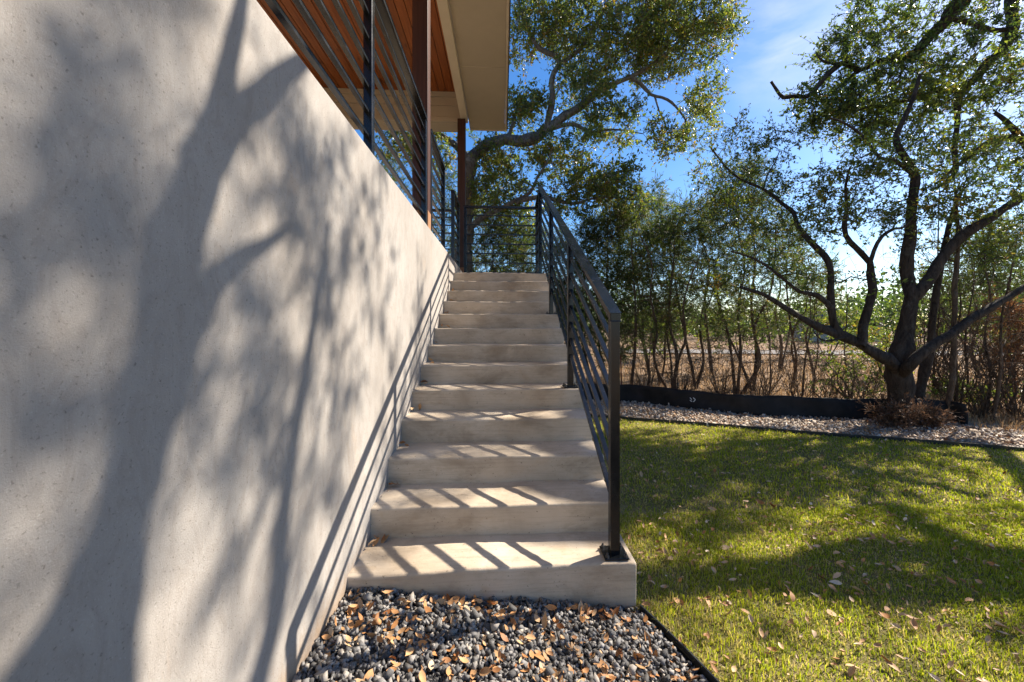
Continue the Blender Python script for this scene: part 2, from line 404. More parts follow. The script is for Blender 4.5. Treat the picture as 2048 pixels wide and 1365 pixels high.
def step(i):
    y0, z1 = NY(i), NZ(i)
    y1 = NY(i + 1) + 0.03 if i < 13 else LAND_Y
    z0 = z1 - 0.21 if i > 1 else -0.35
    r = 0.014
    prof = [(y0 + .002, z0)] + [(y0 + .0005 * k, z0 + (z1 - r - z0) * k / 3) for k in (1, 2)] + [(y0, z1 - r)]
    for k in range(1, 5):
        a = k / 4 * math.pi / 2
        prof.append((y0 + r - r * math.cos(a), z1 - r + r * math.sin(a)))
    prof += [(y0 + (y1 - y0) * .5, z1 - .001), (y1, z1), (y1, z0)]
    xr = XR + (0.0025 if i % 2 else 0.0)
    xs = list(np.linspace(WX - .03, xr - .009, 44)) + [xr - .003, xr]
    V, Fc = [], []
    m = len(prof)
    cy, cz = (y0 + y1) / 2, (z0 + z1) / 2
    for j, x in enumerate(xs):
        sh = 0 if j < len(xs) - 2 else (0.003 if j == len(xs) - 2 else 0.010)
        for (y, z) in prof:
            yy = y + wob(x, i * 1.7, z, 0.0017); zz = z + wob(x, y, i * 2.1, 0.0022) + rng.normal(0, .0007)
            if i == 1: yy += 0.03 * (x - WX) * (1 if y < y0 + .05 else 0)
            yy += sh * np.sign(cy - y) * .8; zz += sh * np.sign(cz - z) * (.8 if z > cz else 0)
            V.append((x, yy, zz))
    for j in range(len(xs) - 1):
        for k in range(m):
            a, b = j * m + k, j * m + (k + 1) % m
            Fc.append((a, b, b + m, a + m))
    Fc.append(tuple(range(m - 1, -1, -1))[::-1]); Fc.append(tuple((len(xs) - 1) * m + k for k in range(m))[::-1])
    bm = bmesh.new(); me = pymesh('step', V, Fc)
    bm.from_mesh(me); bmesh.ops.recalc_face_normals(bm, faces=bm.faces); bm.to_mesh(me); bm.free()
    for p in me.polygons: p.use_smooth = len(p.vertices) == 4
    me.set_sharp_from_angle(angle=R(50))
    return link('step' if i < 13 else 'landing', me, CONC, st)
for i in range(1, 14): step(i)
# solid underside of the flight
prof = [(NY(1) + .12, -.3)] + [(NY(1) + .12, NZ(1) - .12), (NY(13) + .12, NZ(13) - .16), (LAND_Y - .01, NZ(13) - .16), (LAND_Y - .01, -.3)]
m = len(prof)
V = [(WX - .02, *p) for p in prof] + [(XR - .008, *p) for p in prof]
Fc = [tuple(range(m)), tuple(range(2 * m - 1, m - 1, -1))] + [(k, m + k, m + (k + 1) % m, (k + 1) % m) for k in range(m)]
link('stair_base', pymesh('stair_base', V, Fc), CONC, st)

# ------------------------------------------------------------------ stucco wall
wall = box('stucco_wall', (WX - .22, -3.0, -.4), (WX, 8.0, WTOP), STUCCO, None, 0.012, 3)
tag(wall, 'tall grey stucco wall with tree shadows along the left of the stairs', 'wall')

# ------------------------------------------------------------------ porch
porch = tag(empty('porch', (-2.5, 3, 2.2)), 'covered porch with orange wood ceiling, brown posts and cream soffit above the wall', 'porch')
box('floor_slab', (-5.2, -3.0, 1.9), (WX - .225, 8.0, 2.19), CONC, porch)
house_wall = box('house_wall', (-5.4, -3.0, -.4), (-5.21, 8.0, 5.68), CREAM2, porch)
BZ = 5.12


def column(y, name='column'):
    o = box('column', (WX - .155, y, WTOP + .001), (WX - .012, y + .143, BZ - .001), WOOD_COL, porch, 0.006, 2)
    b = box('column_base', (WX - .158, y - .003, WTOP), (WX - .009, y + .146, WTOP + .16), WOOD_RAW, None, 0.003)
    b.parent = o; b.matrix_parent_inverse = Matrix.Identity(4)
    b.parent = o
    b.matrix_parent_inverse = o.matrix_world.inverted() if False else Matrix.Identity(4)
    return o
column(3.72); column(7.42)
box('beam', (WX - .10, -3.0, BZ), (WX + .025, 7.60, BZ + .55), CREAM2, porch, 0.004)
ZS = 5.20
edges = [-3.0, -1.25, 2.40, 6.05, 7.98]
for a, b in zip(edges[:-1], edges[1:]):
    box('soffit_panel', (WX + .03, a + .004, ZS), (0.045, b - .004, ZS + .02), CREAM, porch, 0.002)
box('soffit_trim', (0.05, -3.0, ZS - .015), (0.085, 7.99, ZS + .18), CREAM2, porch, 0.003)
box('soffit_trim', (WX + .03, 7.985, ZS - .012), (0.046, 8.02, ZS + .18), CREAM2, porch, 0.003)
box('drip_flashing', (0.088, -3.0, ZS - .03), (0.10, 8.03, ZS + .25), DARK, porch, 0.002)
box('roof_slab', (-5.6, -3.0, ZS + .62), (0.087, 8.03, ZS + .80), ROOF, porch, 0.01)
ceil = link('ceiling', box_mesh('ceiling', (-5.2, -3.0, 5.705), (WX - .105, 7.57, 5.75)), DARK, porch)
x = WX - .106
while x > -5.1:
    wd = 0.138
    o = box('board', (x - wd + .008, -3.0, 5.686), (x, 7.56, 5.704), WOOD_CEIL, None, 0.003)
    o.parent = ceil
    x -= wd + .001
# end beam of the porch: lapped trim boards
for za, zb, yy in ((5.59, 5.684, 7.55), (5.43, 5.586, 7.565), (5.215, 5.426, 7.575), (5.125, 5.211, 7.555)):
    box('trim_board', (-5.2, yy, za), (WX - .103, 7.62, zb), CREAM, porch, 0.004)
box('end_beam', (-5.2, 7.625, BZ), (WX - .103, 7.97, 5.70), CREAM, porch, 0.004)

# ------------------------------------------------------------------ railings
PW = 0.046
RT = 3.20                                   # guard height on wall and landing


def post(parent, x, y, z0, z1, plate=False):
    o = box('post', (x - PW / 2, y - PW / 2, z0), (x + PW / 2, y + PW / 2, z1), METAL, parent, 0.004, 2)
    if plate:
        p = box('base_plate', (x - .058, y - .058, z0), (x + .058, y + .058, z0 + .009), METAL, None, 0.002); p.parent = o
        for sx in (-1, 1):
            for sy in (-1, 1):
                bm = bmesh.new()
                bmesh.ops.create_cone(bm, cap_ends=True, segments=6, radius1=.0095, radius2=.0095, depth=.010, matrix=Matrix.Translation((x + sx * .044, y + sy * .044, z0 + .013)))
                bmesh.ops.create_cone(bm, cap_ends=True, segments=8, radius1=.005, radius2=.0045, depth=.012, matrix=Matrix.Translation((x + sx * .044, y + sy * .044, z0 + .023)))
                me = bpy.data.meshes.new('bolt'); bm.to_mesh(me); bm.free()
                q = link('bolt', me, BOLT); q.parent = o
    return o


def level_rail(name, label, pts, zb, zt, group=None, bars=7, caps=True, skip_posts=()):
    r = tag(empty(name, (*pts[0], zb)), label, 'railing', group)
    for k, p in enumerate(pts):
        if k in skip_posts: continue
        post(r, p[0], p[1], zb, zt - .038)
    a, b = np.array(pts[0], float), np.array(pts[-1], float)
    d = (b - a) / np.linalg.norm(b - a)
    bar('top_rail', (*(a - d * .025), zt - .019), (*(b + d * .025), zt - .019), .052, .037, METAL, r, .003)
    for p, q in zip(pts[:-1], pts[1:]):
        p = np.array(p, float); q = np.array(q, float); e = (q - p) / np.linalg.norm(q - p) * PW * .49
        for k in range(bars):
            z = zb + (zt - zb) * (k + .75) / (bars + .75)
            bar('bar', (*(p + e), z), (*(q - e), z), .019, .019, METAL, r, .002)
    return r

RX = WX - .035
level_rail('porch_railing', 'long black railing with horizontal bars on the wall top before the first brown post', [(RX, -2.4), (RX, -.2), (RX, 2.17), (RX, 3.66)], WTOP, RT)
level_rail('porch_railing', 'short black railing panel on the wall top just past the first brown post', [(RX, 3.93), (RX, 4.83)], WTOP, RT)
level_rail('landing_side_railing', 'short black railing panel at the wall end of the landing', [(RX + .01, 5.68), (RX + .01, 6.36)], WTOP, RT)
level_rail('landing_back_railing', 'black railing with horizontal bars across the back of the top landing', [(RX + .12, 6.40), (.575, 6.40)], LAND_Z, RT)
level_rail('porch_back_railing', 'far black railing across the porch end seen behind the landing posts', [(-3.6, 6.62), (RX - .10, 6.62)], 2.19, RT)
# stair railing: raked panel plus the level return on the landing
sr = tag(empty('stair_railing', (.535, 1.88, .2)), 'black steel stair railing with raked bars on the open side of the steps', 'railing')
SX = 0.535
PY = [1.885, 3.12, 4.365, 5.62]
step_of = [1, 5, 9, 13]
RZ = lambda y: 1.372 + (y - PY[0]) * (RT + .065 - 1.372) / (PY[3] - PY[0])
for y, i in zip(PY, step_of): post(sr, SX, y, NZ(i), RZ(y) - .045, plate=True)
bar('top_rail', (SX, PY[0] - .028, RZ(PY[0] - .028) - .021), (SX, PY[3] + .03, RZ(PY[3] + .03) - .021), .050, .040, METAL, sr, .003, True)
for a, b in zip(PY[:-1], PY[1:]):
    for k in range(7):
        off = 0.128 * (k + 1) + .012
        bar('bar', (SX, a + PW * .49, RZ(a + PW * .49) - off - .02), (SX, b - PW * .49, RZ(b - PW * .49) - off - .02), .019, .021, METAL, sr, .002, True)
post(sr, SX + .012, 6.33, LAND_Z, RT - .038)
bar('top_rail', (SX + .004, PY[3] + .03, RT + .030), (SX + .012, 6.355, RT + .0), .050, .038, METAL, sr, .003, True)
for k in range(7):
    z = LAND_Z + (RT - LAND_Z) * (k + .75) / 7.75
    bar('bar', (SX, PY[3] + .024, z), (SX + .012, 6.306, z), .019, .019, METAL, sr, .002)

# ------------------------------------------------------------------ edging strips
def strip(name, label, pts, h, z=0.0, wd=0.006, mat=DARK):
    V, Fc = [], []
    pts = [np.array(p, float) for p in pts]
    for i, p in enumerate(pts):
        d = pts[min(i + 1, len(pts) - 1)] - pts[max(i - 1, 0)]; nrm = np.array([-d[1], d[0]]) / np.linalg.norm(d) * wd / 2
        for s_, zz in ((-1, z - .1), (-1, z + h), (1, z + h), (1, z - .1)):
            V.append((p[0] + s_ * nrm[0], p[1] + s_ * nrm[1], zz))
    for i in range(len(pts) - 1):
        for k in range(4):
            a, b = i * 4 + k, i * 4 + (k + 1) % 4
            Fc.append((a, b, b + 4, a + 4))
    n = len(pts) - 1
    Fc += [(0, 1, 2, 3), (n * 4 + 3, n * 4 + 2, n * 4 + 1, n * 4)]
    return tag(link(name, pymesh(name, V, Fc), mat), label, 'edging')
strip('steel_edging', 'thin dark steel edging between dark gravel and lawn', [E0 + (E1 - E0) * t + np.array([.006 * math.sin(t * 40), 0]) for t in np.linspace(-.002, 1, 40)], 0.014)
strip('steel_edging', 'thin dark edging between the lawn and the limestone strip', [(x, lawn_y(x) + .012 * math.sin(x * 3)) for x in np.linspace(XR, 11, 60)], 0.035)

# ------------------------------------------------------------------ vegetation helpers
def unit(v):
    v = np.asarray(v, float)
    return v / np.maximum(np.linalg.norm(v, axis=-1, keepdims=True), 1e-9)


def smooth_path(pts, rad, step=0.12):
    """Catmull-Rom through the points, radii interpolated"""
    P = np.array(pts, float); r = np.array(rad, float)
    Q = np.vstack([2 * P[0] - P[1], P, 2 * P[-1] - P[-2]])
    out, ro = [], []
    for i in range(len(P) - 1):
        a, b, c, d = Q[i:i + 4]
        n = max(2, int(np.linalg.norm(c - b) / step))
        for t in np.arange(n) / n:
            out.append(.5 * (2 * b + (c - a) * t + (2 * a - 5 * b + 4 * c - d) * t * t + (3 * b - a - 3 * c + d) * t ** 3))
            ro.append(r[i] + (r[i + 1] - r[i]) * t)
    out.append(P[-1]); ro.append(r[-1])
    return np.array(out), np.array(ro)


class Wood:
    def __init__(s): s.V, s.F, s.n = [], [], 0
    def tube(s, P, r, sides=5):
        n = len(P); T_ = np.gradient(P, axis=0); T_ = unit(T_)
        ref = np.array([0, 0, 1.0]) if abs(T_[0][2]) < .9 else np.array([1.0, 0, 0])
        u = unit(np.cross(T_[0], ref)); U = [u]
        for i in range(1, n):
            u = unit(u - T_[i] * np.dot(u, T_[i])); U.append(u)
        U = np.array(U); W = np.cross(T_, U)
        a = np.arange(sides) / sides * 2 * math.pi
        r = np.asarray(r, float)
        if sides >= 7: r = (r[:, None] * (1 + rng.normal(0, .07, (n, sides)) + .10 * np.sin(a * 3 + rng.uniform(0, 6))[None]))
        else: r = np.repeat(r[:, None], sides, 1)
        ring = P[:, None] + (U[:, None] * np.cos(a)[None, :, None] + W[:, None] * np.sin(a)[None, :, None]) * r[:, :, None]
        i = np.arange(n * sides).reshape(n, sides); j = np.roll(i, -1, 1)
        s.V.append(ring.reshape(-1, 3)); s.F.append((np.stack([i[:-1], j[:-1], j[1:], i[1:]], -1).reshape(-1, 4)) + s.n); s.n += n * sides
    def obj(s, name, mat, parent):
        if not s.V: return None
        return link(name, npmesh(name, np.vstack(s.V), np.vstack(s.F), True), mat, parent)


def knotty(P, r, amp=0.12):
    """uneven thickness and small kinks along a limb"""
    n = len(P); k = rng.normal(0, 1, (n, 3)); k[1:-1] = (k[:-2] + k[1:-1] * 2 + k[2:]) / 4
    Pn = P + k * (np.asarray(r)[:, None] * amp * 1.3)
    m_ = rng.normal(0, 1, n); m_ = np.convolve(m_, np.ones(3) / 3, 'same')
    return Pn, np.asarray(r) * (1 + amp * m_)


def leaf_mesh(name, pos, axis, L, W, rnd, fold=0.25):
    n = len(pos)
    side = unit(np.cross(axis, rng.normal(0, 1, (n, 3)))); nrm = np.cross(side, axis)
    L = L[:, None]; W = W[:, None]
    mid = pos + axis * L * .5
    a = mid + side * W * .5 + nrm * W * fold; b = mid - side * W * .5 + nrm * W * fold
    tip = pos + axis * L
    V = np.stack([pos, a, tip, b], 1).reshape(-1, 3)
    i = np.arange(n) * 4
    Fc = np.stack([np.stack([i, i + 1, i + 2], -1), np.stack([i, i + 2, i + 3], -1)], 1).reshape(-1, 3)
    return npmesh(name, V, Fc, False, np.repeat(rnd, 2))


def in_blob(c, rad, n):
    q = unit(rng.normal(0, 1, (n, 3))) * (rng.random((n, 1)) ** 0.42)
    return np.asarray(c) + q * np.asarray(rad)


def path_to(a, b, wig=0.10, sag=0.0):
    d = np.linalg.norm(b - a); n = max(4, int(d / .09))
    t = np.linspace(0, 1, n)[:, None]
    k = np.cumsum(rng.normal(0, 1, (n, 3)), 0); k = k - k[0] - (k[-1] - k[0]) * t
    P = a + (b - a) * t + k * wig * d / math.sqrt(n) * 0.9
    P[:, 2] += np.sin(t[:, 0] * math.pi) * sag * d
    return P


def grow(root, limbs, clusters, bark, leafmat, leaf=(.052, .024), per_twig=11, twigs=7, twig_len=(.14, .34), tone=0.0, spread=1.0, first='trunk', lsides=9, spray=False, twig_r=.0035, droop=0.0, gap=None):
    """limbs: list of (points, radii), the first is the trunk; clusters: (n,3) places where foliage sits"""
    S, SR = [], []
    for k, (pts, rad) in enumerate(limbs):
        P, r = smooth_path(pts, rad); P, r = knotty(P, r)
        wd = Wood(); wd.tube(P, r, lsides if r[0] > .03 else 6)
        wd.obj(first if k == 0 else 'limb', bark, root)
        lo = int(len(P) * (0.45 if k == 0 else 0.2))
        S.append(P[lo:]); SR.append(r[lo:])
    S = np.vstack(S); SR = np.concatenate(SR)
    cl = np.asarray(clusters)
    tw = Wood(); LP, LA, LT = [], [], []
    if len(cl):
        near = np.array([np.min(np.sum((S - c) ** 2, 1)) for c in cl])
        for c in cl[np.argsort(near)]:
            d2 = np.sum((S - c) ** 2, 1); j = int(np.argmin(d2)); d = math.sqrt(d2[j])
            if d > .08:
                P = path_to(S[j], c, 0.13, .05)
                r0 = min(SR[j] * .75, .005 + .011 * d); r = np.linspace(r0, twig_r, len(P))
                tw.tube(P, r, 5 if r0 > .012 else 4)
                S = np.vstack([S, P[1:]]); SR = np.concatenate([SR, r[1:]])
                out = unit(P[-1] - P[max(0, len(P) - 4)])
            else:
                out = unit(rng.normal(0, 1, 3)); c = S[j]
            tn = rng.normal(0, .16)
            for q in range(twigs):
                dr = unit(out * .5 + rng.normal(0, 1, 3) * spread + np.array([0, 0, .12 - droop]))
                L = rng.uniform(*twig_len)
                m_ = 3
                bend = rng.normal(0, .22, 3)
                t = np.linspace(0, 1, m_)[:, None]
                P = c + dr * L * t + bend * L * t * t
                tw.tube(P, np.linspace(twig_r * .8, twig_r * .35, m_), 3)
                k = max(2, int(per_twig * rng.uniform(.5, 1.35)))
                tt = rng.uniform(.15, 1.05, (k, 1))
                pp = c + dr * L * tt + bend * L * tt * tt
                if spray:
                    ax = unit(dr * .9 + rng.normal(0, .55, (k, 3)))
                else:
                    ax = unit(dr * .35 + rng.normal(0, .8, (k, 3)))
                LP.append(pp + rng.normal(0, .004, (k, 3))); LA.append(ax); LT.append(np.full(k, tn))
    tw.obj('branches', bark, root)
    if LP:
        LP = np.vstack(LP); LA = np.vstack(LA); LT = np.concatenate(LT); n = len(LP)
        rnd = np.clip(rng.normal(.42 + tone, .22, n) + LT, 0, 1)
        sz = rng.uniform(.5, 1.4, n)
        link('crown', leaf_mesh('crown', LP, LA, leaf[0] * sz, leaf[1] * sz * rng.uniform(.8, 1.2, n), rnd), leafmat, root)
        return n
    return 0


def px_blobs(lst):
    """(px, py, rx_px, ry_px, d, depth_m, n): ellipsoids of foliage placed at distance d"""
    out = []
    for (px, py, rx, ry, d, dz, n) in lst:
        c = at(px, py, d)
        out.append(in_blob(c, (rx * d / F, dz, ry * d / F), n))
    return np.vstack(out)


def px_limb(pts, d, r0, r1):
    """pts: (px, py) or (px, py, d)"""
    P = [at(p[0], p[1], p[2] if len(p) > 2 else d) for p in pts]
    return P, list(np.linspace(r0, r1, len(P)))

NLEAF = 0
# ------------------------------------------------------------------ the spreading oak by the black fence
oak = tag(empty('oak_tree', tuple(gnd(1808, 850))), 'big dark oak with spreading crooked limbs rising from brush by the black fence', 'tree', 'oak trees')
D = 5.25
SL = .86
limbs = [
    ([at(1806, 862, D), at(1806, 835, D), at(1805, 800, D), at(1800, 750, D), at(1802, 715, D), at(1808, 681, D), at(1814, 637, D)], [.21, .165, .145, .15, .125, .105, .060]),
    px_limb([(1802, 745, D), (1780, 727), (1758, 712), (1722, 690), (1685, 672), (1636, 656), (1600, 635), (1565, 612), (1525, 588), (1480, 575)], 5.15, .10, .02),
    px_limb([(1680, 672), (1671, 655), (1663, 622), (1659, 564), (1657, 525, 5.2), (1638, 499, 5.35), (1612, 473, 5.5), (1594, 449, 5.7), (1587, 424, 5.9), (1565, 408, 6.1), (1527, 379, 6.4), (1477, 356, 6.7), (1448, 330, 6.8), (1425, 300, 6.9)], 5.15, .062, .016),
    px_limb([(1662, 618), (1635, 590), (1600, 584), (1574, 564), (1545, 540), (1507, 517), (1462, 503)], 5.0, .036, .010),
    px_limb([(1722, 692), (1727, 670), (1729, 646), (1741, 610), (1747, 581), (1744, 549), (1741, 526), (1723, 505), (1700, 485), (1688, 452), (1694, 417), (1691, 373), (1700, 335)], 5.1, .072, .012),
    px_limb([(1741, 530), (1747, 502), (1764, 473), (1788, 458), (1808, 455), (1830, 430)], 5.0, .030, .014),
    px_limb([(1806, 690, D), (1813, 642, D), (1820, 593, D), (1813, 549), (1813, 511), (1819, 464), (1822, 423), (1826, 388), (1830, 355), (1818, 330), (1803, 305), (1792, 275), (1806, 243), (1826, 199), (1840, 150)], 5.3, .105, .022),
    px_limb([(1826, 348), (1790, 323), (1759, 316), (1735, 284), (1712, 261), (1682, 243), (1660, 236)], 5.25, .032, .010),
    px_limb([(1818, 605, D), (1832, 590), (1864, 549), (1893, 505), (1928, 470), (1975, 441), (2010, 417), (2050, 390), (2120, 350), (2200, 300)], 5.2, .082, .045),
    px_limb([(1805, 745, D), (1820, 733), (1843, 709), (1873, 686), (1905, 668), (1946, 637), (1990, 610), (2022, 593), (2060, 568), (2140, 530)], 5.0, .085, .035),
    px_limb([(1836, 850), (1840, 803), (1849, 747), (1861, 700), (1866, 633), (1880, 540), (1902, 440), (1925, 380)], 5.7, .088, .025),
    px_limb([(1690, 675), (1660, 682), (1640, 678), (1625, 660)], 5.05, .02, .008),
    px_limb([(1527, 379), (1535, 350), (1550, 325), (1560, 300)], 6.4, .018, .007),
]
cl = px_blobs([
    (1455, 320, 75, 70, 6.8, .7, 66), (1390, 262, 42, 45, 6.9, .5, 24), (1560, 285, 45, 38, 6.5, .4, 20), (1500, 400, 90, 50, 6.7, .6, 54),
    (1420, 420, 70, 60, 7.0, .6, 40), (1620, 390, 55, 45, 5.9, .5, 30), (1700, 365, 65, 55, 5.1, .6, 45), (1650, 450, 60, 45, 5.1, .6, 26), (1755, 430, 55, 50, 5.2, .6, 26),
    (1860, 420, 60, 60, 5.2, .6, 30), (1960, 400, 90, 60, 5.2, .7, 46), (2000, 500, 60, 60, 5.2, .7, 24), (1780, 300, 60, 45, 5.2, .6, 22), (1560, 470, 90, 55, 6.0, .6, 34),
    (1490, 560, 60, 50, 5.6, .6, 22), (2150, 300, 120, 120, 5.2, .9, 26), (1900, 500, 70, 60, 5.6, .7, 20), (1940, 300, 70, 60, 5.6, .7, 24), (2020, 440, 60, 60, 5.4, .7, 22), (1590, 540, 60, 40, 5.1, .5, 12), (1850, 330, 70, 60, 5.3, .6, 26), (1700, 560, 60, 50, 5.0, .6, 10)])
limbs = [limbs[0]] + [(p, [q * SL for q in r]) for p, r in limbs[1:]]
cl = cl[rng.random(len(cl)) < .66]
NLEAF += grow(oak, limbs, cl, BARK, OAK, leaf=(.046, .021), tone=.12, twigs=7, twig_len=(.12, .30), per_twig=9)

# ------------------------------------------------------------------ the oak just outside the frame on the right, which throws its shadow on the wall
shade = tag(empty('oak_tree', (5.7, 1.9, 0)), 'oak standing out of the frame whose trunk shadow falls across the stucco wall', 'tree', 'oak trees')


def wall_pt(px, py, t):
    d = F * (-WX) / (CS * (1005 - px))
    return np.array([WX, (d - WX * SN) / CS, CAMZ + (CY - py) * d / F]) + SUN * t

fork = np.array([5.25, 2.35, 3.3])
limbs = [
    ([(5.75, 1.85, -.1), (5.7, 1.9, .3), (5.6, 2.05, 1.5), (5.4, 2.2, 2.5), tuple(fork)], [.30, .22, .19, .18, .17]),
    ([tuple(fork), (4.3, 2.38, 3.45), (3.4, 2.30, 3.52)] + [tuple(wall_pt(px, py, t)) for px, py, t in ((130, 1390, 4.75), (190, 1230, 4.5), (245, 1060, 4.3), (290, 900, 4.15), (335, 720, 4.0), (350, 600, 3.9), (372, 480, 3.8), (400, 360, 3.7), (440, 210, 3.6), (470, 80, 3.5), (490, -60, 3.4))],
     [.14, .13, .125, .12, .085, .064, .060, .075, .075, .066, .062, .045, .030, .02]),
    ([tuple(wall_pt(px, py, t)) for px, py, t in ((395, 370, 3.72), (460, 260, 3.6), (520, 190, 3.5), (580, 140, 3.4), (650, 90, 3.3))], [.062, .056, .050, .040, .02]),
    ([tuple(wall_pt(px, py, t)) for px, py, t in ((330, 740, 4.02), (400, 610, 3.95), (460, 530, 3.9), (530, 490, 3.85), (600, 440, 3.8))], [.060, .045, .032, .022, .008]),
    ([tuple(fork), (4.9, 3.0, 4.2)] + [tuple(wall_pt(px, py, t)) for px, py, t in ((540, 1280, 7.5), (555, 1120, 7.4), (580, 930, 7.3), (612, 760, 7.2), (635, 600, 7.1), (660, 450, 7.0))], [.08, .065, .055, .05, .045, .038, .028, .012]),
    ([tuple(fork), (6.2, 2.6, 3.65), (7.2, 3.0, 4.17), (8.2, 3.6, 5.2)], [.13, .10, .07, .03]),
    ([tuple(fork), (5.7, 2.4, 4.8), (6.0, 2.9, 6.0), (6.2, 3.4, 7.0)], [.10, .06, .04, .02]),
    ([tuple(fork), (5.6, 1.4, 3.74), (5.7, .4, 5.2), (5.4, -.6, 5.8)], [.11, .08, .06, .03]),
]
# foliage above the frame that dapples the wall
dap = []
for px, py, rr, n in ((150, 520, .2, 4), (350, 40, .2, 4), (560, 420, .22, 6), (600, 640, .25, 7), (660, 800, .25, 6), (620, 330, .22, 7), (700, 560, .28, 8), (500, 900, .22, 5), (540, 230, .2, 5), (760, 480, .3, 6), (520, 640, .2, 4), (80, 250, .2, 4), (200, 720, .16, 3), (640, 1000, .2, 4), (560, 1180, .12, 2), (110, 1020, .10, 2), (720, 380, .25, 5), (30, 760, .10, 2)):
    dap.append(in_blob(wall_pt(px, py, rng.uniform(6.5, 9.5)), (rr * 1.5, rr * 1.2, rr), n))
for px, py, rr, n in ((60, 60, .25, 4), (150, 430, .25, 5), (40, 830, .22, 4), (200, 640, .22, 3), (260, 900, .2, 2), (120, 1000, .2, 3), (460, 860, .25, 4), (500, 1060, .25, 4), (470, 480, .2, 3), (300, 330, .2, 3), (600, 1150, .25, 3), (250, 120, .2, 2), (480, 700, .22, 2), (640, 620, .35, 4), (540, 380, .3, 4), (420, 1200, .25, 2)):
    dap.append(in_blob(wall_pt(px, py, rng.uniform(9.0, 10.5)), (rr * 1.5, rr * 1.2, rr), n))
# crown over the lawn, right of the frame
dap += [in_blob((6.8, 3.8, 4.3), (1.7, 1.7, 1.2), 15), in_blob((8.0, 3.9, 4.9), (1.9, 1.7, 1.2), 15), in_blob((6.6, 2.7, 4.6), (1.1, .8, .7), 12), in_blob((7.1, 4.0, 4.4), (1.6, .5, .5), 24),
        in_blob((5.7, .6, 5.2), (1.0, 1.0, .7), 40), in_blob((5.2, -.8, 5.8), (1.0, 1.0, .7), 30), in_blob((5.6, 2.2, 5.0), (.8, .8, .6), 16)]
NLEAF += grow(shade, limbs, np.vstack(dap), BARK, OAK, leaf=(.044, .019), tone=.0, twigs=7, twig_len=(.10, .26), per_twig=10)

# ------------------------------------------------------------------ the oak beyond the fence at the right edge, limbs coming in from the top corner
over = tag(empty('oak_tree', (8.3, 3.5, 0)), 'oak at the right edge whose dark limbs reach in from the top right corner', 'tree', 'oak trees')
ofork = np.array([8.35, 4.2, 4.4])
limbs = [
    ([(8.35, 3.4, -.1), (8.3, 3.5, .4), (8.25, 3.6, 2.0), (8.3, 3.9, 3.4), tuple(ofork)], [.38, .29, .25, .23, .21]),
    px_limb([fork_px for fork_px in [(2230, 60, 5.35), (2090, -50, 5.91), (1985, -45, 6.20), (1915, 5, 6.48), (1887, 47, 6.61), (1858, 73, 6.69), (1832, 105, 6.76), (1800, 117, 6.93), (1764, 121, 7.07), (1735, 135, 7.17), (1706, 149, 7.24), (1680, 175, 7.31)]], 6.61, 0.125, 0.022),
    px_limb([(1720, 142), (1688, 126), (1653, 152), (1632, 178), (1612, 194), (1589, 192), (1567, 195), (1553, 180), (1543, 164)], 7.17, 0.051, 0.024),
    px_limb([(1688, 126), (1668, 128), (1645, 122), (1633, 108)], 7.17, 0.031, 0.014),
    px_limb([(2120, -80, 6.30), (2030, -30), (2026, 44), (2021, 67), (2005, 100), (1975, 126), (1952, 158), (1923, 182), (1915, 211), (1914, 249), (1908, 293), (1911, 337), (1903, 357), (1864, 381)], 6.93, 0.099, 0.024),
    px_limb([(1935, 178), (1905, 182), (1887, 179), (1852, 190), (1814, 202), (1764, 205), (1706, 226)], 7.00, 0.051, 0.014),
    px_limb([(2130, 300), (2048, 278), (2005, 278), (1975, 287), (1946, 308), (1905, 340), (1870, 370)], 6.93, 0.068, 0.017),
    px_limb([(2060, 300), (2030, 262), (2013, 243), (1990, 225)], 6.93, 0.060, 0.026),
    px_limb([(1895, 35), (1935, 45), (1990, 62), (2030, 55)], 6.61, 0.043, 0.034),
    ([tuple(ofork), tuple(at(2230, 60, 5.6)), tuple(at(2180, 10, 5.7))], [.15, .125, .11]),
    ([tuple(ofork), tuple(at(2180, 320, 6.7)), tuple(at(2130, 300, 6.93))], [.14, .09, .07]),
    ([tuple(ofork), tuple(at(2210, -90, 6.4)), tuple(at(2120, -80, 6.3))], [.16, .11, .10]),
    ([tuple(ofork), (9.2, 5.2, 5.6), (10.2, 6.2, 6.4)], [.16, .1, .05]),
]
cl = px_blobs([
    (1700, 165, 85, 60, 7.17, 0.95, 56), (1610, 215, 40, 35, 7.24, 0.76, 10), (1750, 50, 85, 55, 7.07, 1.14, 40), (1730, 225, 100, 50, 7.07, 0.95, 56), (1640, 230, 45, 30, 7.2, .6, 14), (1830, 60, 90, 70, 6.76, 1.14, 30), (1850, 170, 110, 60, 6.93, 1.14, 60),
    (1980, 160, 70, 90, 6.93, 1.14, 50), (2000, 40, 60, 70, 6.76, 1.14, 30), (1800, 250, 80, 40, 7.07, 0.95, 32), (1960, 290, 80, 50, 6.93, 0.95, 34), (2040, 330, 60, 70, 6.93, 0.95, 26), (2120, 150, 90, 140, 6.76, 1.33, 16),
    (1690, 95, 40, 35, 7.17, 0.57, 14), (1860, -90, 150, 60, 6.76, 1.52, 14)])
cl = np.vstack([cl[rng.random(len(cl)) < .97], in_blob((9.8, 6.0, 6.2), (1.0, 1.0, .7), 16)])
NLEAF += grow(over, limbs, cl, BARK, OAK, leaf=(.066, .028), tone=.0, twigs=8, twig_len=(.15, .40), per_twig=10, twig_r=.005)

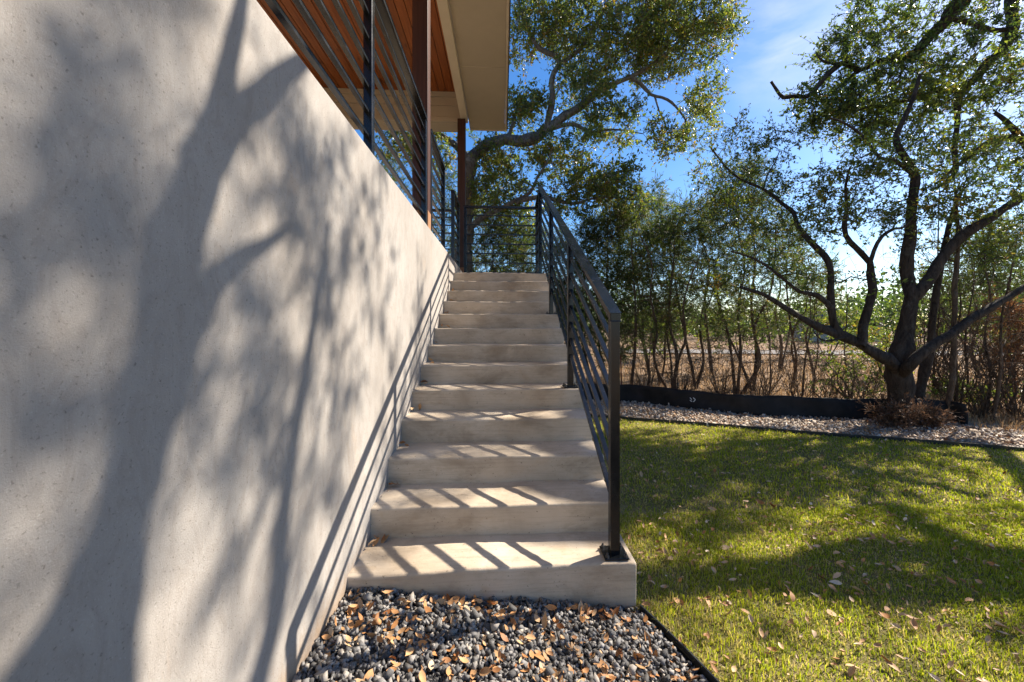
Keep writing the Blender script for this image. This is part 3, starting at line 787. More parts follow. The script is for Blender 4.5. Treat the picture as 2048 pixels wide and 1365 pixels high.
# ------------------------------------------------------------------ the oak behind the landing
back = tag(empty('oak_tree', tuple(at(926, 760, 9.2) * np.array([1, 1, 0]))), 'grey barked oak behind the landing with a thick limb arching right under a full crown', 'tree', 'oak trees')
D = 9.2
b0 = at(926, 650, D); b0[2] = -.1
limbs = [
    ([tuple(b0), tuple(at(925, 620, D)), tuple(at(927, 520, D)), tuple(at(930, 420, D)), tuple(at(938, 345, D)), tuple(at(955, 305, D)), tuple(at(985, 287, D)), tuple(at(1012, 281, D)), tuple(at(1045, 283, D)), tuple(at(1075, 272, D)), tuple(at(1094, 255, D))],
     [.28, .22, .20, .18, .155, .14, .132, .128, .128, .12, .10]),
    px_limb([(1092, 258), (1099, 230), (1105, 195), (1104, 160), (1115, 135), (1140, 115), (1165, 95), (1185, 60), (1210, 20), (1230, -40)], D, .085, .02),
    px_limb([(1090, 260), (1120, 240), (1150, 221), (1175, 203), (1200, 180), (1225, 168), (1260, 155), (1290, 138), (1330, 110), (1370, 70), (1400, 30)], D, .105, .02),
    px_limb([(1262, 157), (1282, 168), (1302, 190), (1335, 199), (1365, 230), (1380, 262)], D, .05, .015),
    px_limb([(1310, 193), (1318, 222), (1330, 245), (1335, 270)], D, .025, .010),
    px_limb([(1090, 262), (1120, 252), (1150, 250), (1180, 266), (1205, 262), (1235, 260), (1285, 268)], D, .06, .012),
    px_limb([(1120, 130), (1110, 112), (1080, 98), (1060, 70), (1045, 30), (1035, -10), (1025, -60)], D, .06, .025),
    px_limb([(1015, 283), (1025, 250), (1035, 225), (1060, 212)], D, .05, .015),
    px_limb([(928, 470), (965, 435), (1000, 418), (1032, 402), (1060, 385), (1075, 355), (1092, 328), (1105, 300)], D - .5, .07, .014),
    px_limb([(1030, 404), (1060, 398), (1085, 394), (1110, 400), (1150, 408), (1175, 400), (1215, 395), (1270, 400)], D - .6, .06, .012),
    px_limb([(945, 330), (920, 300), (880, 270), (830, 250), (780, 240)], D + .2, .10, .03),
]
cl = px_blobs([
    (1230, 70, 150, 70, D, 1.3, 140), (1042, 60, 30, 65, D, .8, 24), (1040, 225, 40, 35, D, .6, 16), (985, 300, 50, 35, D + .3, .6, 14), (1110, 40, 80, 70, D, 1.2, 80), (1380, 60, 85, 75, D, 1.1, 80), (1300, 110, 90, 50, D, 1.0, 60), (1440, 55, 35, 55, D, .6, 16), (1405, 205, 42, 42, D, .6, 26),
    (1335, 272, 42, 32, D, .5, 20), (1060, 215, 40, 35, D, .6, 26), (1170, 160, 70, 45, D, .9, 46), (1190, 240, 80, 45, D, .8, 40), (1260, 250, 50, 40, D, .6, 16), (1120, 305, 70, 45, D, .8, 44),
    (1000, 345, 60, 55, D, .9, 44), (1210, 375, 85, 42, D - .4, .8, 76), (1140, 400, 50, 30, D - .4, .6, 20), (1040, 400, 60, 35, D - .3, .7, 24), (960, 400, 40, 40, D, .8, 20), (860, 290, 70, 45, D, .9, 34),
    (800, 280, 60, 40, D, .9, 26), (1350, 10, 120, 60, D, 1.2, 60), (1230, -80, 220, 80, D, 1.5, 90), (1250, 430, 50, 30, D - .3, .6, 16)])
NLEAF += grow(back, limbs, cl, BARK_L, OAK, leaf=(.074, .035), twig_len=(.2, .42), tone=.2, twigs=8, per_twig=11, twig_r=.005)


# ------------------------------------------------------------------ cedars
def cedar(px, d, H, Rr, label, n=60, stems=3, mat=CEDAR, z0=0.9, group='cedars behind the black fence', tone=0.0, name='cedar_tree', leaf=(.075, .013)):
    g = at(px, 700, d); base = np.array([g[0], g[1], -.05])
    t = tag(empty(name, tuple(base)), label, 'tree', group)
    limbs = []
    for k in range(stems):
        a = rng.uniform(0, 2 * math.pi); lean = rng.uniform(.04, .38) * (0.4 if k == 0 else 1.2)
        h = H * (0.96 if k == 0 else rng.uniform(.65, .9))
        o = np.array([math.cos(a), math.sin(a), 0])
        pts = [base + o * .04 * k]
        for f in (.2, .4, .6, .8, 1.0):
            pts.append(base + o * (lean * h * f ** .8 + .05 * k) + np.array([rng.normal(0, .07), rng.normal(0, .07), h * f]))
        r0 = .012 + .0075 * H * rng.uniform(.6, 1.1) * (1 if k == 0 else .75)
        limbs.append((pts, list(np.linspace(r0, .006, 6))))
    z = z0 + (H - z0) * rng.random(n) ** .75
    rad = Rr * np.sqrt(rng.random(n)) * np.clip(1.18 - ((z - z0) / (H - z0)) ** 1.5, .12, 1) * np.clip(.55 + (z - z0) / .8, .5, 1)
    a = rng.uniform(0, 2 * math.pi, n)
    cl = np.stack([base[0] + rad * np.cos(a), base[1] + rad * np.sin(a), z + .12 * rad], -1)
    nl = grow(t, limbs, cl, BARK_C, mat, leaf=leaf, per_twig=15, twigs=9, twig_len=(.16, .42), tone=tone, spread=.75, spray=True, lsides=7, droop=.1)
    # bare dead side branches low on the stems
    dw = Wood()
    for (pts, rad_) in limbs:
        P, _ = smooth_path(pts, rad_)
        for q in range(15):
            zz = rng.uniform(.25, min(2.0, H * .55)); j = int(np.argmin(np.abs(P[:, 2] - zz)))
            dr = unit(np.array([rng.normal(), rng.normal(), rng.uniform(-.15, .6)]))
            L = rng.uniform(.3, 1.0); b = P[j] + dr * L
            Q = path_to(P[j], b, .14); dw.tube(Q, np.linspace(.006, .0018, len(Q)), 4)
            for s_ in range(2):
                j2 = rng.integers(1, len(Q)); e = Q[j2] + unit(dr + rng.normal(0, .7, 3)) * L * .4
                Q2 = path_to(Q[j2], e, .12); dw.tube(Q2, np.linspace(.004, .0015, len(Q2)), 3)
    dw.obj('dead_branches', BARK_C, t)
    return nl

CED = [
    (1262, 8.6, 3.7, 1.0, 'slim cedar just right of the stair railing post', 64, 1),
    (1345, 8.0, 3.3, 1.15, 'many stemmed cedar fanning out behind the black fence near its left end', 84, 4),
    (1392, 8.4, 3.5, 1.0, 'cedar with a forked leaning pair of stems beside the many stemmed cedar', 64, 2),
    (1474, 7.6, 3.9, 1.0, 'tall dark cedar with straight close stems behind the middle of the fence', 84, 3),
    (1508, 8.0, 4.1, .95, 'tall straight cedar right of the middle pair with a dark top', 76, 2),
    (1585, 8.6, 3.0, .8, 'thin leaning cedar under the long left limb of the big oak', 34, 2),
    (1632, 9.2, 2.7, .8, 'small thin cedar behind the left limb of the big oak', 26, 1),
    (1300, 10.8, 4.6, 1.3, 'taller cedar set back behind the slim cedar by the railing', 84, 2),
    (1425, 11.0, 4.6, 1.3, 'broad cedar set back between the fan shaped and the tall cedars', 80, 2),
    (1560, 11.6, 4.0, 1.2, 'pale cedar set back left of the big oak trunk', 50, 2),
    (1925, 7.4, 2.6, .8, 'thin cedar just right of the big oak trunk', 34, 2),
    (2025, 7.2, 2.8, .95, 'bushy cedar at the right edge behind the brown dead one', 54, 2),
    (1965, 9.6, 3.4, 1.2, 'hazy green cedar set back on the right between the dead cedar and oak', 60, 2),
    (1222, 9.4, 3.9, 1.2, 'full cedar rising directly behind the lowest stair railing post', 90, 2),
    (1320, 9.3, 3.3, 1.1, 'full low cedar between the slim cedar and the many stemmed one', 70, 2),
    (1002, 9.6, 3.9, 1.3, 'dense cedar directly behind the landing back railing', 120, 2),
    (955, 11.2, 4.6, 1.3, 'dark cedar behind the second brown porch post', 84, 1),
    (1062, 10.2, 3.7, 1.2, 'cedar behind the corner post of the landing', 100, 2),
    (1125, 9.6, 3.4, 1.1, 'cedar seen through the upper bars of the stair railing', 84, 2),
    (1185, 9.2, 3.6, 1.1, 'cedar seen just left of the lowest stair railing post', 80, 2),
    (775, 12.5, 6.4, 1.6, 'tall cedar seen through the porch railing left of the brown post', 110, 1),
    (885, 12.0, 5.6, 1.4, 'tall cedar between the two brown porch posts', 90, 1),
]
for px, d, H, Rr, lab, n, stn in CED:
    big = .080 if d < 9 else .10
    NLEAF += cedar(px, d, H * (1.1 if px > 1230 else 1.04), Rr, lab, int(n * ((1.15 if px < 1330 else .95) if px > 1200 else 1.1)), stn, leaf=(big * 1.1, big * .16), tone=rng.uniform(-.06, .1), z0=(.6 if px < 1330 else 1.0) if px > 1200 else .3)
NLEAF += cedar(2012, 6.2, 1.6, .42, 'dead cedar with rusty brown foliage at the right edge', 26, 2, BROWN, .6, 'dead cedars', 0.0, 'dead_cedar')
NLEAF += cedar(2060, 6.0, 1.3, .4, 'smaller brown cedar cut off by the right edge of the frame', 14, 2, BROWN, .4, 'dead cedars', 0.0, 'dead_cedar')


# ------------------------------------------------------------------ bare saplings and brush
def sapling(px, d, H, label, lean=0.0, r=.02, twig=10, name='bare_sapling'):
    g = at(px, 700, d); base = np.array([g[0], g[1], -.05])
    t = tag(empty(name, tuple(base)), label, 'sapling', 'bare saplings')
    pts = [base + np.array([lean * f * H + rng.normal(0, .02), rng.normal(0, .03), H * f]) for f in np.linspace(0, 1, 6)]
    P, rr = smooth_path(pts, list(np.linspace(r, r * .3, 6))); P, rr = knotty(P, rr)
    wd = Wood(); wd.tube(P, rr, 7); wd.obj('trunk', BARK_C, t)
    dw = Wood()
    for q in range(twig):
        j = rng.integers(int(len(P) * .25), len(P)); dr = unit(np.array([rng.normal(), rng.normal(), rng.uniform(.1, 1.3)]))
        L = rng.uniform(.3, .9); Q = path_to(P[j], P[j] + dr * L, .13); dw.tube(Q, np.linspace(min(rr[j] * .6, .008), .0018, len(Q)), 4)
        for s_ in range(3):
            j2 = rng.integers(1, len(Q)); Q2 = path_to(Q[j2], Q[j2] + unit(dr + rng.normal(0, .8, 3)) * L * .5, .13); dw.tube(Q2, np.linspace(.0035, .0013, len(Q2)), 3)
    dw.obj('branches', BARK_C, t)
SAP = [
    (1892, 5.35, 3.2, .06, .045, 'pale slim trunk standing in front of the right end of the black fence'),
    (1540, 7.2, 2.0, -.05, .016, 'thin bare sapling left of the forked saplings under the oak limb'),
    (1605, 7.0, 2.2, .10, .018, 'bare sapling leaning right under the long left limb of the oak'),
    (1632, 7.6, 1.9, .02, .015, 'thin upright bare sapling right of the leaning one'),
    (1690, 7.4, 2.3, .03, .015, 'thin bare sapling left of the big oak trunk'),
    (1915, 6.4, 2.6, -.02, .022, 'bare sapling close behind the pale slim trunk'),
    (1935, 6.8, 2.4, .04, .020, 'thin bare sapling second behind the pale slim trunk'),
    (1968, 5.9, 2.9, .03, .020, 'tall bare sapling between the pale trunk and the dead cedar'),
    (1985, 5.5, 2.2, .12, .022, 'bare sapling leaning right beside the dead cedar'),
    (1290, 7.6, 1.7, .12, .013, 'thin leaning bare sapling behind the left end of the fence'),
    (1435, 7.2, 1.6, -.18, .012, 'bare stem leaning left behind the printed mark on the fence'),
    (1870, 7.6, 4.2, .03, .020, 'tall thin bare sapling rising behind the oak right limb'),
    (1900, 8.2, 4.4, .08, .020, 'tall bare sapling crossing behind the right oak limbs'),
]
for px, d, H, ln, r, lab in SAP: sapling(px, d, H, lab, ln, r)
def brush(px, d, H, Rr, label, n=26):
    g = at(px, 700, d); base = np.array([g[0], g[1], -.05])
    t = tag(empty('bare_shrub', tuple(base)), label, 'shrub', 'bare shrubs behind the black fence')
    st_ = Wood(); tw = Wood()
    for k in range(n):
        a = rng.uniform(0, 2 * math.pi); o = np.array([math.cos(a), math.sin(a), 0]); h = H * rng.uniform(.45, 1.0)
        b = base + o * Rr * rng.uniform(.25, 1.0) + np.array([0, 0, h])
        Q = path_to(base + o * .03, b, .12, .03); (st_ if k < 6 else tw).tube(Q, np.linspace(.007, .0018, len(Q)), 4)
        for q in range(5):
            j = rng.integers(len(Q) // 3, len(Q)); e = Q[j] + unit((b - base) + rng.normal(0, .9, 3)) * rng.uniform(.15, .45)
            Q2 = path_to(Q[j], e, .14); tw.tube(Q2, np.linspace(.003, .0011, len(Q2)), 3)
    st_.obj('stems', BARK_C, t); tw.obj('twigs', BARK_C, t)
for k, (px, d, H, Rr, lab) in enumerate([
    (1290, 7.3, 1.2, .7, 'tangled bare shrub behind the left end of the black fence'), (1365, 7.0, 1.0, .6, 'bare shrub behind the fence left of the printed mark'),
    (1440, 6.8, 1.1, .6, 'bare shrub behind the fence just right of the printed mark'), (1525, 6.6, 1.2, .7, 'bare twiggy shrub behind the middle of the fence'),
    (1595, 6.4, 1.1, .6, 'bare twiggy shrub under the long left oak limb'), (1665, 6.3, 1.0, .6, 'bare twiggy shrub between oak limb and fence'),
    (1725, 5.9, .9, .5, 'dark tangled shrub pressed against the fence left of the oak trunk'), (1905, 6.2, 1.5, .6, 'bare shrub right of the oak trunk behind the pale slim trunk'),
    (1960, 5.8, 1.7, .7, 'tall bare shrub left of the dead cedar'), (2035, 5.6, 1.6, .7, 'bare shrub in the right corner by the dead cedar'), (1880, 7.5, 3.6, 1.1, 'very tall bare shrub whose twigs cross the right oak limbs')]):
    brush(px, d, H, Rr, lab, 30 if H < 3 else 44)
br = tag(empty('dead_brush', tuple(gnd(1800, 846))), 'heap of rusty brown dead cedar boughs at the foot of the big oak', 'brush')
c = gnd(1798, 850) + np.array([0, -.08, .05])
sticks = []
for k in range(7):
    a = rng.uniform(0, 2 * math.pi); sticks.append(([c + np.array([0, 0, .02]), c + np.array([.25 * math.cos(a), .16 * math.sin(a), .14]), c + np.array([.5 * math.cos(a), .25 * math.sin(a), .12])], [.012, .008, .003]))
NLEAF += grow(br, sticks, np.vstack([in_blob(c + np.array([-.12, 0, .12]), (.3, .2, .16), 18), in_blob(c + np.array([.14, -.1, .06]), (.26, .15, .12), 16)]), BARK_C, BRUSHM, leaf=(.05, .011), per_twig=14, twigs=8, twig_len=(.1, .24), spread=.8, spray=True, first='bough', lsides=5)


def bush(px, d, H, Rr, label, n, mat=OAK, tone=.1, name='bush', leaf=(.06, .028)):
    g = at(px, 700, d); base = np.array([g[0], g[1], -.05]); t = tag(empty(name, tuple(base)), label, 'bush', 'bushes in the dry field')
    limbs = [([base, base + np.array([rng.normal(0, Rr * .25), rng.normal(0, Rr * .25), H * .4]), base + np.array([rng.normal(0, Rr * .5), rng.normal(0, Rr * .5), H * .8])], [.02, .014, .005]) for k in range(4)]
    return grow(t, limbs, in_blob(base + np.array([0, 0, H * .55]), (Rr, Rr, H * .45), n), BARK, mat, leaf=leaf, tone=tone, first='stem', lsides=5)
NLEAF += bush(1770, 9.5, 1.5, .8, 'yellowing green bush seen through the fork of the big oak', 40, tone=.3)
NLEAF += bush(1700, 7.0, .9, .6, 'low twiggy green bush left of the oak trunk above the fence', 18, tone=.2)
NLEAF += bush(1960, 6.6, .5, .5, 'low green bush on the ground right of the fence end', 20, tone=.05)
NLEAF += bush(1655, 15, 2.2, 1.5, 'round olive bush in the field below the far house', 46, tone=.15, leaf=(.10, .05))
NLEAF += bush(1830, 15, 2.4, 1.6, 'round dark bush in the field behind the oak trunk', 50, tone=.0, leaf=(.10, .05))
NLEAF += bush(1480, 16, 2.4, 1.8, 'wide olive bush in the field behind the tall cedars', 50, tone=.1, leaf=(.10, .05))
NLEAF += bush(1330, 15, 2.2, 1.6, 'wide olive bush in the field behind the fan shaped cedar', 50, tone=.1, leaf=(.10, .05))
NLEAF += bush(2010, 14, 2.6, 1.8, 'pale bush in the field at the right edge', 50, tone=.15, leaf=(.10, .05))


# ------------------------------------------------------------------ far wood and far house
def far_wood():
    n = 42000
    th = rng.uniform(R(-25), R(78), 700)
    dist = rng.uniform(34, 62, 700)
    h = rng.uniform(3.0, 6.0, 700) * (0.8 + .3 * np.sin(th * 9))
    k = rng.integers(0, 700, n)
    rr = rng.uniform(.9, 1.9, 700)[k]
    q = unit(rng.normal(0, 1, (n, 3))) * rng.random((n, 1)) ** .4
    P = np.stack([np.sin(th[k]) * dist[k] + q[:, 0] * rr, np.cos(th[k]) * dist[k] + q[:, 1] * rr, h[k] * .55 + q[:, 2] * h[k] * .5], -1)
    return leaf_mesh('far_wood', P, unit(rng.normal(0, 1, (n, 3))), rng.uniform(.25, .5, n), rng.uniform(.15, .3, n), np.clip(rng.normal(.08, .16, n) + rng.normal(0, .12, 700)[k], 0, 1))
tag(link('far_wood', far_wood(), OAK), 'far belt of green trees along the horizon', kind='stuff')
fh = at(1712, 640, 30); fh[2] = 0
house = tag(empty('far_house', tuple(fh)), 'small pale house with grey roof beyond the field, left of the oak trunk', 'house')
x, y = fh[0], fh[1]
box('wall', (x - 2.2, y, 0), (x + 2.2, y + 3.5, 1.75), HOUSEW, house, .01)
V = [(x - 2.6, y - .4, 1.72), (x + 2.6, y - .4, 1.72), (x + 2.6, y + 3.9, 1.72), (x - 2.6, y + 3.9, 1.72), (x - 1.2, y + 1.75, 2.55), (x + 1.2, y + 1.75, 2.55)]
link('roof', pymesh('roof', V, [(0, 1, 5, 4), (1, 2, 5), (2, 3, 4, 5), (3, 0, 4), (3, 2, 1, 0)]), HOUSER, house)
for wx in (-1.4, 0.1, 1.3):
    wo_ = box('window', (x + wx - .32, y - .03, .8), (x + wx + .32, y + .02, 1.45), CREAM2, house, .005)
    p = box('pane', (x + wx - .27, y - .045, .85), (x + wx + .27, y - .031, 1.40), GLASS, None, .002); p.parent = wo_

# ------------------------------------------------------------------ black silt fence, posts, scraps
fence = tag(empty('silt_fence', tuple(fence_pts[2])), 'low black fabric silt fence running behind the limestone strip', 'fence')
P, _ = smooth_path(fence_pts, [0] * len(fence_pts), .06)
hgt = 0.285 + .008 * np.sin(np.arange(len(P)) * .23) + .006 * np.sin(np.arange(len(P)) * .71 + 1)
rows = 6; V = []
for j in range(rows):
    f = j / (rows - 1)
    off = .022 * np.sin(np.arange(len(P)) * .37 + f * 3) * (1 - f * .4) + rng.normal(0, .004, len(P)) - .05 * (1 - f) ** 2
    V.append(np.stack([P[:, 0], P[:, 1] + off, -.02 + (hgt + .02) * f], -1))
V = np.vstack(V); i = np.arange(rows * len(P)).reshape(rows, -1)
Fc = np.stack([i[:-1, :-1], i[:-1, 1:], i[1:, 1:], i[1:, :-1]], -1).reshape(-1, 4)
fab = link('fabric', npmesh('fabric', V, Fc, True), SILT, fence)
so_ = fab.modifiers.new('thickness', 'SOLIDIFY'); so_.thickness = .004
for k in range(6, len(P), 26):
    bar('stake', (P[k][0], P[k][1] + .04, -.05), (P[k][0] + rng.normal(0, .02), P[k][1] + .05, .33 + rng.uniform(-.02, .05)), .03, .03, STAKEW, fence)
# torn loose end of the fabric by the pale trunk
e = fence_pts[-1]
V = []; nn = 7
for j in range(nn):
    for k in range(5):
        V.append((e[0] + .012 * j + .02 * math.sin(k), e[1] - .03 * j + .03 * math.sin(j * 1.2), .30 * k / 4 - .01 - .03 * (j / nn)))
i = np.arange(nn * 5).reshape(nn, 5)
fl = link('loose_flap', npmesh('loose_flap', np.array(V), np.stack([i[:-1, :-1], i[1:, :-1], i[1:, 1:], i[:-1, 1:]], -1).reshape(-1, 4), True), SILT, fence)
fl.modifiers.new('thickness', 'SOLIDIFY').thickness = .003
# pale printed mark on the fabric
mk = gnd(1398, 820); j = int(np.argmin(np.abs(P[:, 0] - at(1398, 802, mk[1])[0])))
mc = np.array([P[j][0], P[j][1] - .075, .155])
for k, (a, b) in enumerate((((-.05, .03), (-.02, .0)), ((-.05, -.01), (-.015, -.03)), ((.0, .03), (.035, .0)), ((.035, .0), (.005, -.035)))):
    bar('printed_mark', mc + np.array([a[0], 0, a[1]]), mc + np.array([b[0], .004, b[1]]), .003, .010, PAPER, fence, 0)
for px, d, lab in ((1244, 7.3, 'rusty steel post beside the stair railing above the fence'), (1222, 8.0, 'rusty steel post seen through the lower stair railing bars')):
    g = at(px, 700, d)
    t = tag(empty('steel_post', (g[0], g[1], 0)), lab, 'post')
    bar('shaft', (g[0], g[1], -.05), (g[0] - .03, g[1], .73), .022, .008, RUST, t, 0)
    bar('rib', (g[0] - .001, g[1] - .012, -.05), (g[0] - .031, g[1] - .012, .73), .006, .022, RUST, t, 0)
for px, py, lab in ((1741, 842, 'crumpled white scrap on the limestone left of the dead brush'), (1773, 850, 'white scrap on the limestone in front of the dead brush')):
    g = gnd(px, py) + np.array([0, 0, .012])
    bm = bmesh.new(); bmesh.ops.create_icosphere(bm, subdivisions=2, radius=1)
    for v in bm.verts: v.co = Vector((v.co.x * .045, v.co.y * .03, v.co.z * .012)) * random.uniform(.7, 1.3)
    me = bpy.data.meshes.new('paper_scrap'); bm.to_mesh(me); bm.free()
    o = link('paper_scrap', me, PAPER); o.location = g; tag(o, lab, 'scrap')

# ------------------------------------------------------------------ gravel
ICO = None
def ico():
    global ICO
    if ICO is None:
        bm = bmesh.new(); bmesh.ops.create_cube(bm, size=1.5); bmesh.ops.triangulate(bm, faces=bm.faces[:])
        ICO = (np.array([v.co[:] for v in bm.verts]), np.array([[v.index for v in f.verts] for f in bm.faces])); bm.free()
    return ICO


def rand_rot(n, tilt=math.pi):
    a = rng.uniform(0, 2 * math.pi, n); b = rng.normal(0, tilt, n); c_ = rng.normal(0, tilt, n)
    ca, sa, cb, sb, cc, sc_ = np.cos(a), np.sin(a), np.cos(b), np.sin(b), np.cos(c_), np.sin(c_)
    Rz = np.zeros((n, 3, 3)); Rz[:, 0, 0] = ca; Rz[:, 0, 1] = -sa; Rz[:, 1, 0] = sa; Rz[:, 1, 1] = ca; Rz[:, 2, 2] = 1
    Rx = np.zeros((n, 3, 3)); Rx[:, 0, 0] = 1; Rx[:, 1, 1] = cb; Rx[:, 1, 2] = -sb; Rx[:, 2, 1] = sb; Rx[:, 2, 2] = cb
    Ry = np.zeros((n, 3, 3)); Ry[:, 1, 1] = 1; Ry[:, 0, 0] = cc; Ry[:, 0, 2] = sc_; Ry[:, 2, 0] = -sc_; Ry[:, 2, 2] = cc
    return Rz @ Rx @ Ry


def stone_verts(n, size, flat, tilt=1.0):
    tv, tf = ico()
    V = tv[None] * rng.uniform(.55, 1.15, (n, len(tv), 1)) + rng.normal(0, .16, (n, len(tv), 3))
    V = V * (np.stack([rng.uniform(.8, 1.35, n), rng.uniform(.65, 1.0, n), rng.uniform(*flat, n)], -1) * size[:, None])[:, None, :]
    return np.einsum('nij,nkj->nki', rand_rot(n, tilt), V), tf


def stones(name, pos, size, mat, parent=None, flat=(.5, .9)):
    n = len(pos); V, tf = stone_verts(n, size, flat)
    V = (V + pos[:, None, :]).reshape(-1, 3)
    Fc = (tf[None] + (np.arange(n) * V.shape[0] // n)[:, None, None]).reshape(-1, 3)
    return link(name, npmesh(name, V, Fc, False, np.repeat(rng.random(n), len(tf))), mat, parent)

n = 30000
xx = rng.uniform(WX + .005, 1.35, n); yy = rng.uniform(.75, 1.83, n)
ok = (xx < np.array([edge_x(v) for v in yy]) - .012) & (yy < np.where(xx < XR + .01, NY(1) - .004 + .03 * (xx - WX), 9))
xx, yy = xx[ok], yy[ok]
zz = np.maximum(.145 - .12 * (xx - WX), -.02) + rng.uniform(-.022, .012, len(xx)) + .012 * np.sin(xx * 9) * np.sin(yy * 11)
pos = np.stack([xx, yy, zz], -1); size = rng.uniform(.0065, .0135, len(xx)) * (1 + .5 * (rng.random(len(xx)) < .06))
# the 300 that show largest are single stones, the rest one layer
show = size / np.hypot(xx, yy) + (zz - np.maximum(.145 - .12 * (xx - WX), -.02)) * .12 - 10 * (yy < 1.28)
order = np.argsort(-show); bigi, rest = order[:300], order[300:]
stones('stone_layer', pos[rest], size[rest], STONE, bed)['kind'] = 'stuff'
protos = []
for k in range(24):
    V, tf = stone_verts(1, np.array([1.0]), (.5, .85))
    protos.append(npmesh('stone', V[0], tf, False, np.full(len(tf), rng.random())))
    protos[-1].materials.append(STONE)
for k in bigi:
    o = bpy.data.objects.new('stone', protos[rng.integers(0, 24)]); COL.objects.link(o); o.parent = bed
    o.location = pos[k] + np.array([0, 0, .004]); o.scale = [size[k] * 1.1] * 3; o.rotation_euler = rng.uniform(0, 6.28, 3)

n = 15000
xx = rng.uniform(XR, 8.5, n)
fy = np.interp(xx, P[:, 0], P[:, 1]); fy = np.where(xx > fence_pts[-1][0], lawn_y(xx) + 1.0, fy)
yy = lawn_y(xx) + .02 + (fy + .05 - lawn_y(xx)) * rng.random(n)
pos = np.stack([xx, yy, rng.uniform(-.012, .012, n)], -1)
tag(stones('limestone_gravel', pos, rng.uniform(.010, .030, n) * (1 + .6 * (rng.random(n) < .05)), LIME, None, (.3, .6)), 'pale limestone pebbles in the strip between lawn and black fence', kind='stuff')


# ------------------------------------------------------------------ grass
def blades(name, xy, h, wd, rnd, mat, z=0.0, lean=.55, label=None, patch=None):
    n = len(xy)
    a = rng.uniform(0, 2 * math.pi, n); s_ = np.stack([np.cos(a), np.sin(a), np.zeros(n)], -1)
    b = rng.uniform(0, 2 * math.pi, n); ln = np.abs(rng.normal(0, lean, n)); f = np.stack([np.cos(b) * ln, np.sin(b) * ln, np.zeros(n)], -1)
    base = np.column_stack([xy, np.full(n, z)]); H = h[:, None]; W = wd[:, None]
    up = np.array([0, 0, 1.0])
    mid = base + (up * .62 + f * .35) * H; tip = base + (up * np.clip(1.0 - ln[:, None] * .35, .25, 1) + f) * H
    V = np.stack([base - s_ * W / 2, base + s_ * W / 2, mid + s_ * W * .42, mid - s_ * W * .42, tip], 1).reshape(-1, 3)
    i = np.arange(n) * 5
    Fc = np.stack([np.stack([i, i + 1, i + 2], -1), np.stack([i, i + 2, i + 3], -1), np.stack([i + 3, i + 2, i + 4], -1)], 1).reshape(-1, 3)
    return link(name, npmesh(name, V, Fc, False, np.repeat(rnd, 3)), mat)


def patchy(x, y):
    return .5 + .22 * np.sin(x * 3.1 + 1.7 * np.sin(y * 2.3)) + .18 * np.sin(y * 4.7 + 1.3 * np.sin(x * 3.9)) + .12 * np.sin(x * 9.1 + y * 7.3)

def lawn_pts(n, y0, y1, x1):
    x = rng.uniform(XR - .02, x1, n); y = rng.uniform(y0, y1, n)
    ok = (y < lawn_y(x) - .005) & ((y > E0[1]) | (x > np.array([edge_x(v) for v in y]) + .008)) & ((x > XR + .005) | (y < NY(1)))
    return x[ok], y[ok]
xa, ya = lawn_pts(95000, .8, 2.7, 3.9)
xb, yb = lawn_pts(110000, 2.2, 5.9, 7.2)
x_ = np.concatenate([xa, xb]); y_ = np.concatenate([ya, yb]); n = len(x_)
pt = patchy(x_, y_)
dryp = .30 + .35 * np.clip(.62 - pt, 0, 1) + .25 * np.exp(-((x_ - .75) / .25) ** 2)
rnd = np.where(rng.random(n) < dryp, rng.uniform(.78, 1, n), np.clip(rng.normal(.38, .16, n) + .16 * (pt - .5), 0, .74))
tuft = .5 + .5 * np.sin(x_ * 31 + 3 * np.sin(y_ * 19)) * np.sin(y_ * 37 + 2 * np.sin(x_ * 23))
h = (.010 + .028 * rng.random(n) ** 1.5 + .018 * tuft * rng.random(n)) * (.7 + .55 * pt) * np.where(rnd > .77, .8, 1.0)
tag(blades('lawn_grass', np.stack([x_, y_], -1), h, rng.uniform(.0028, .0050, n) * np.clip(np.hypot(x_, y_) / 2.6, .9, 1.7), rnd, GRASS, -.010, .75), 'short green lawn grass with dry tan patches right of the stairs', kind='stuff')
n = 64000
d_ = 4.4 + 26 * rng.random(n) ** 1.6; u = rng.uniform(900, 2300, n)
xc = (u - CX) / F * d_; xy = np.stack([xc * CS + d_ * SN, -xc * SN + d_ * CS], -1)
ok = xy[:, 1] > np.where(xy[:, 0] > fence_pts[-1][0], lawn_y(xy[:, 0]) + .95, np.interp(xy[:, 0], P[:, 0], P[:, 1]) + .3)
xy = xy[ok]; n = len(xy)
tag(blades('dry_field_grass', xy, rng.uniform(.06, .22, n), rng.uniform(.006, .012, n) * np.clip(d_[ok] / 9, 1, 2.5), rng.random(n), DRY, -.07, .5), 'dry tan grass of the field behind the black fence', kind='stuff')


# ------------------------------------------------------------------ fallen leaves
def leaf_shape():
    """an oval leaf with a midrib fold, a curl and a short stalk, about 1 unit long"""
    L = np.array([-.62, -.5, -.28, .0, .28, .5]); W = np.array([.012, .05, .22, .275, .205, .01])
    cu = rng.uniform(-.5, 1.1); fo = rng.uniform(.0, .9); tw = rng.normal(0, .5)
    V = []
    for l, w_ in zip(L, W):
        for s_ in (-1, 0, 1):
            V.append((l, s_ * w_ * (1 - .15 * fo), abs(s_) * w_ * fo + cu * l * l + tw * l * s_ * w_))
    i = np.arange(18).reshape(6, 3)
    Fc = np.stack([i[:-1, :-1], i[1:, :-1], i[1:, 1:], i[:-1, 1:]], -1).reshape(-1, 4)
    return np.array(V), Fc

LEAFM = []
for k in range(30):
    V, Fc = leaf_shape()
    me = npmesh('fallen_leaf', V, Fc, True, np.full(len(Fc), (k + .5) / 30)); me.materials.append(LITTER); LEAFM.append(me)


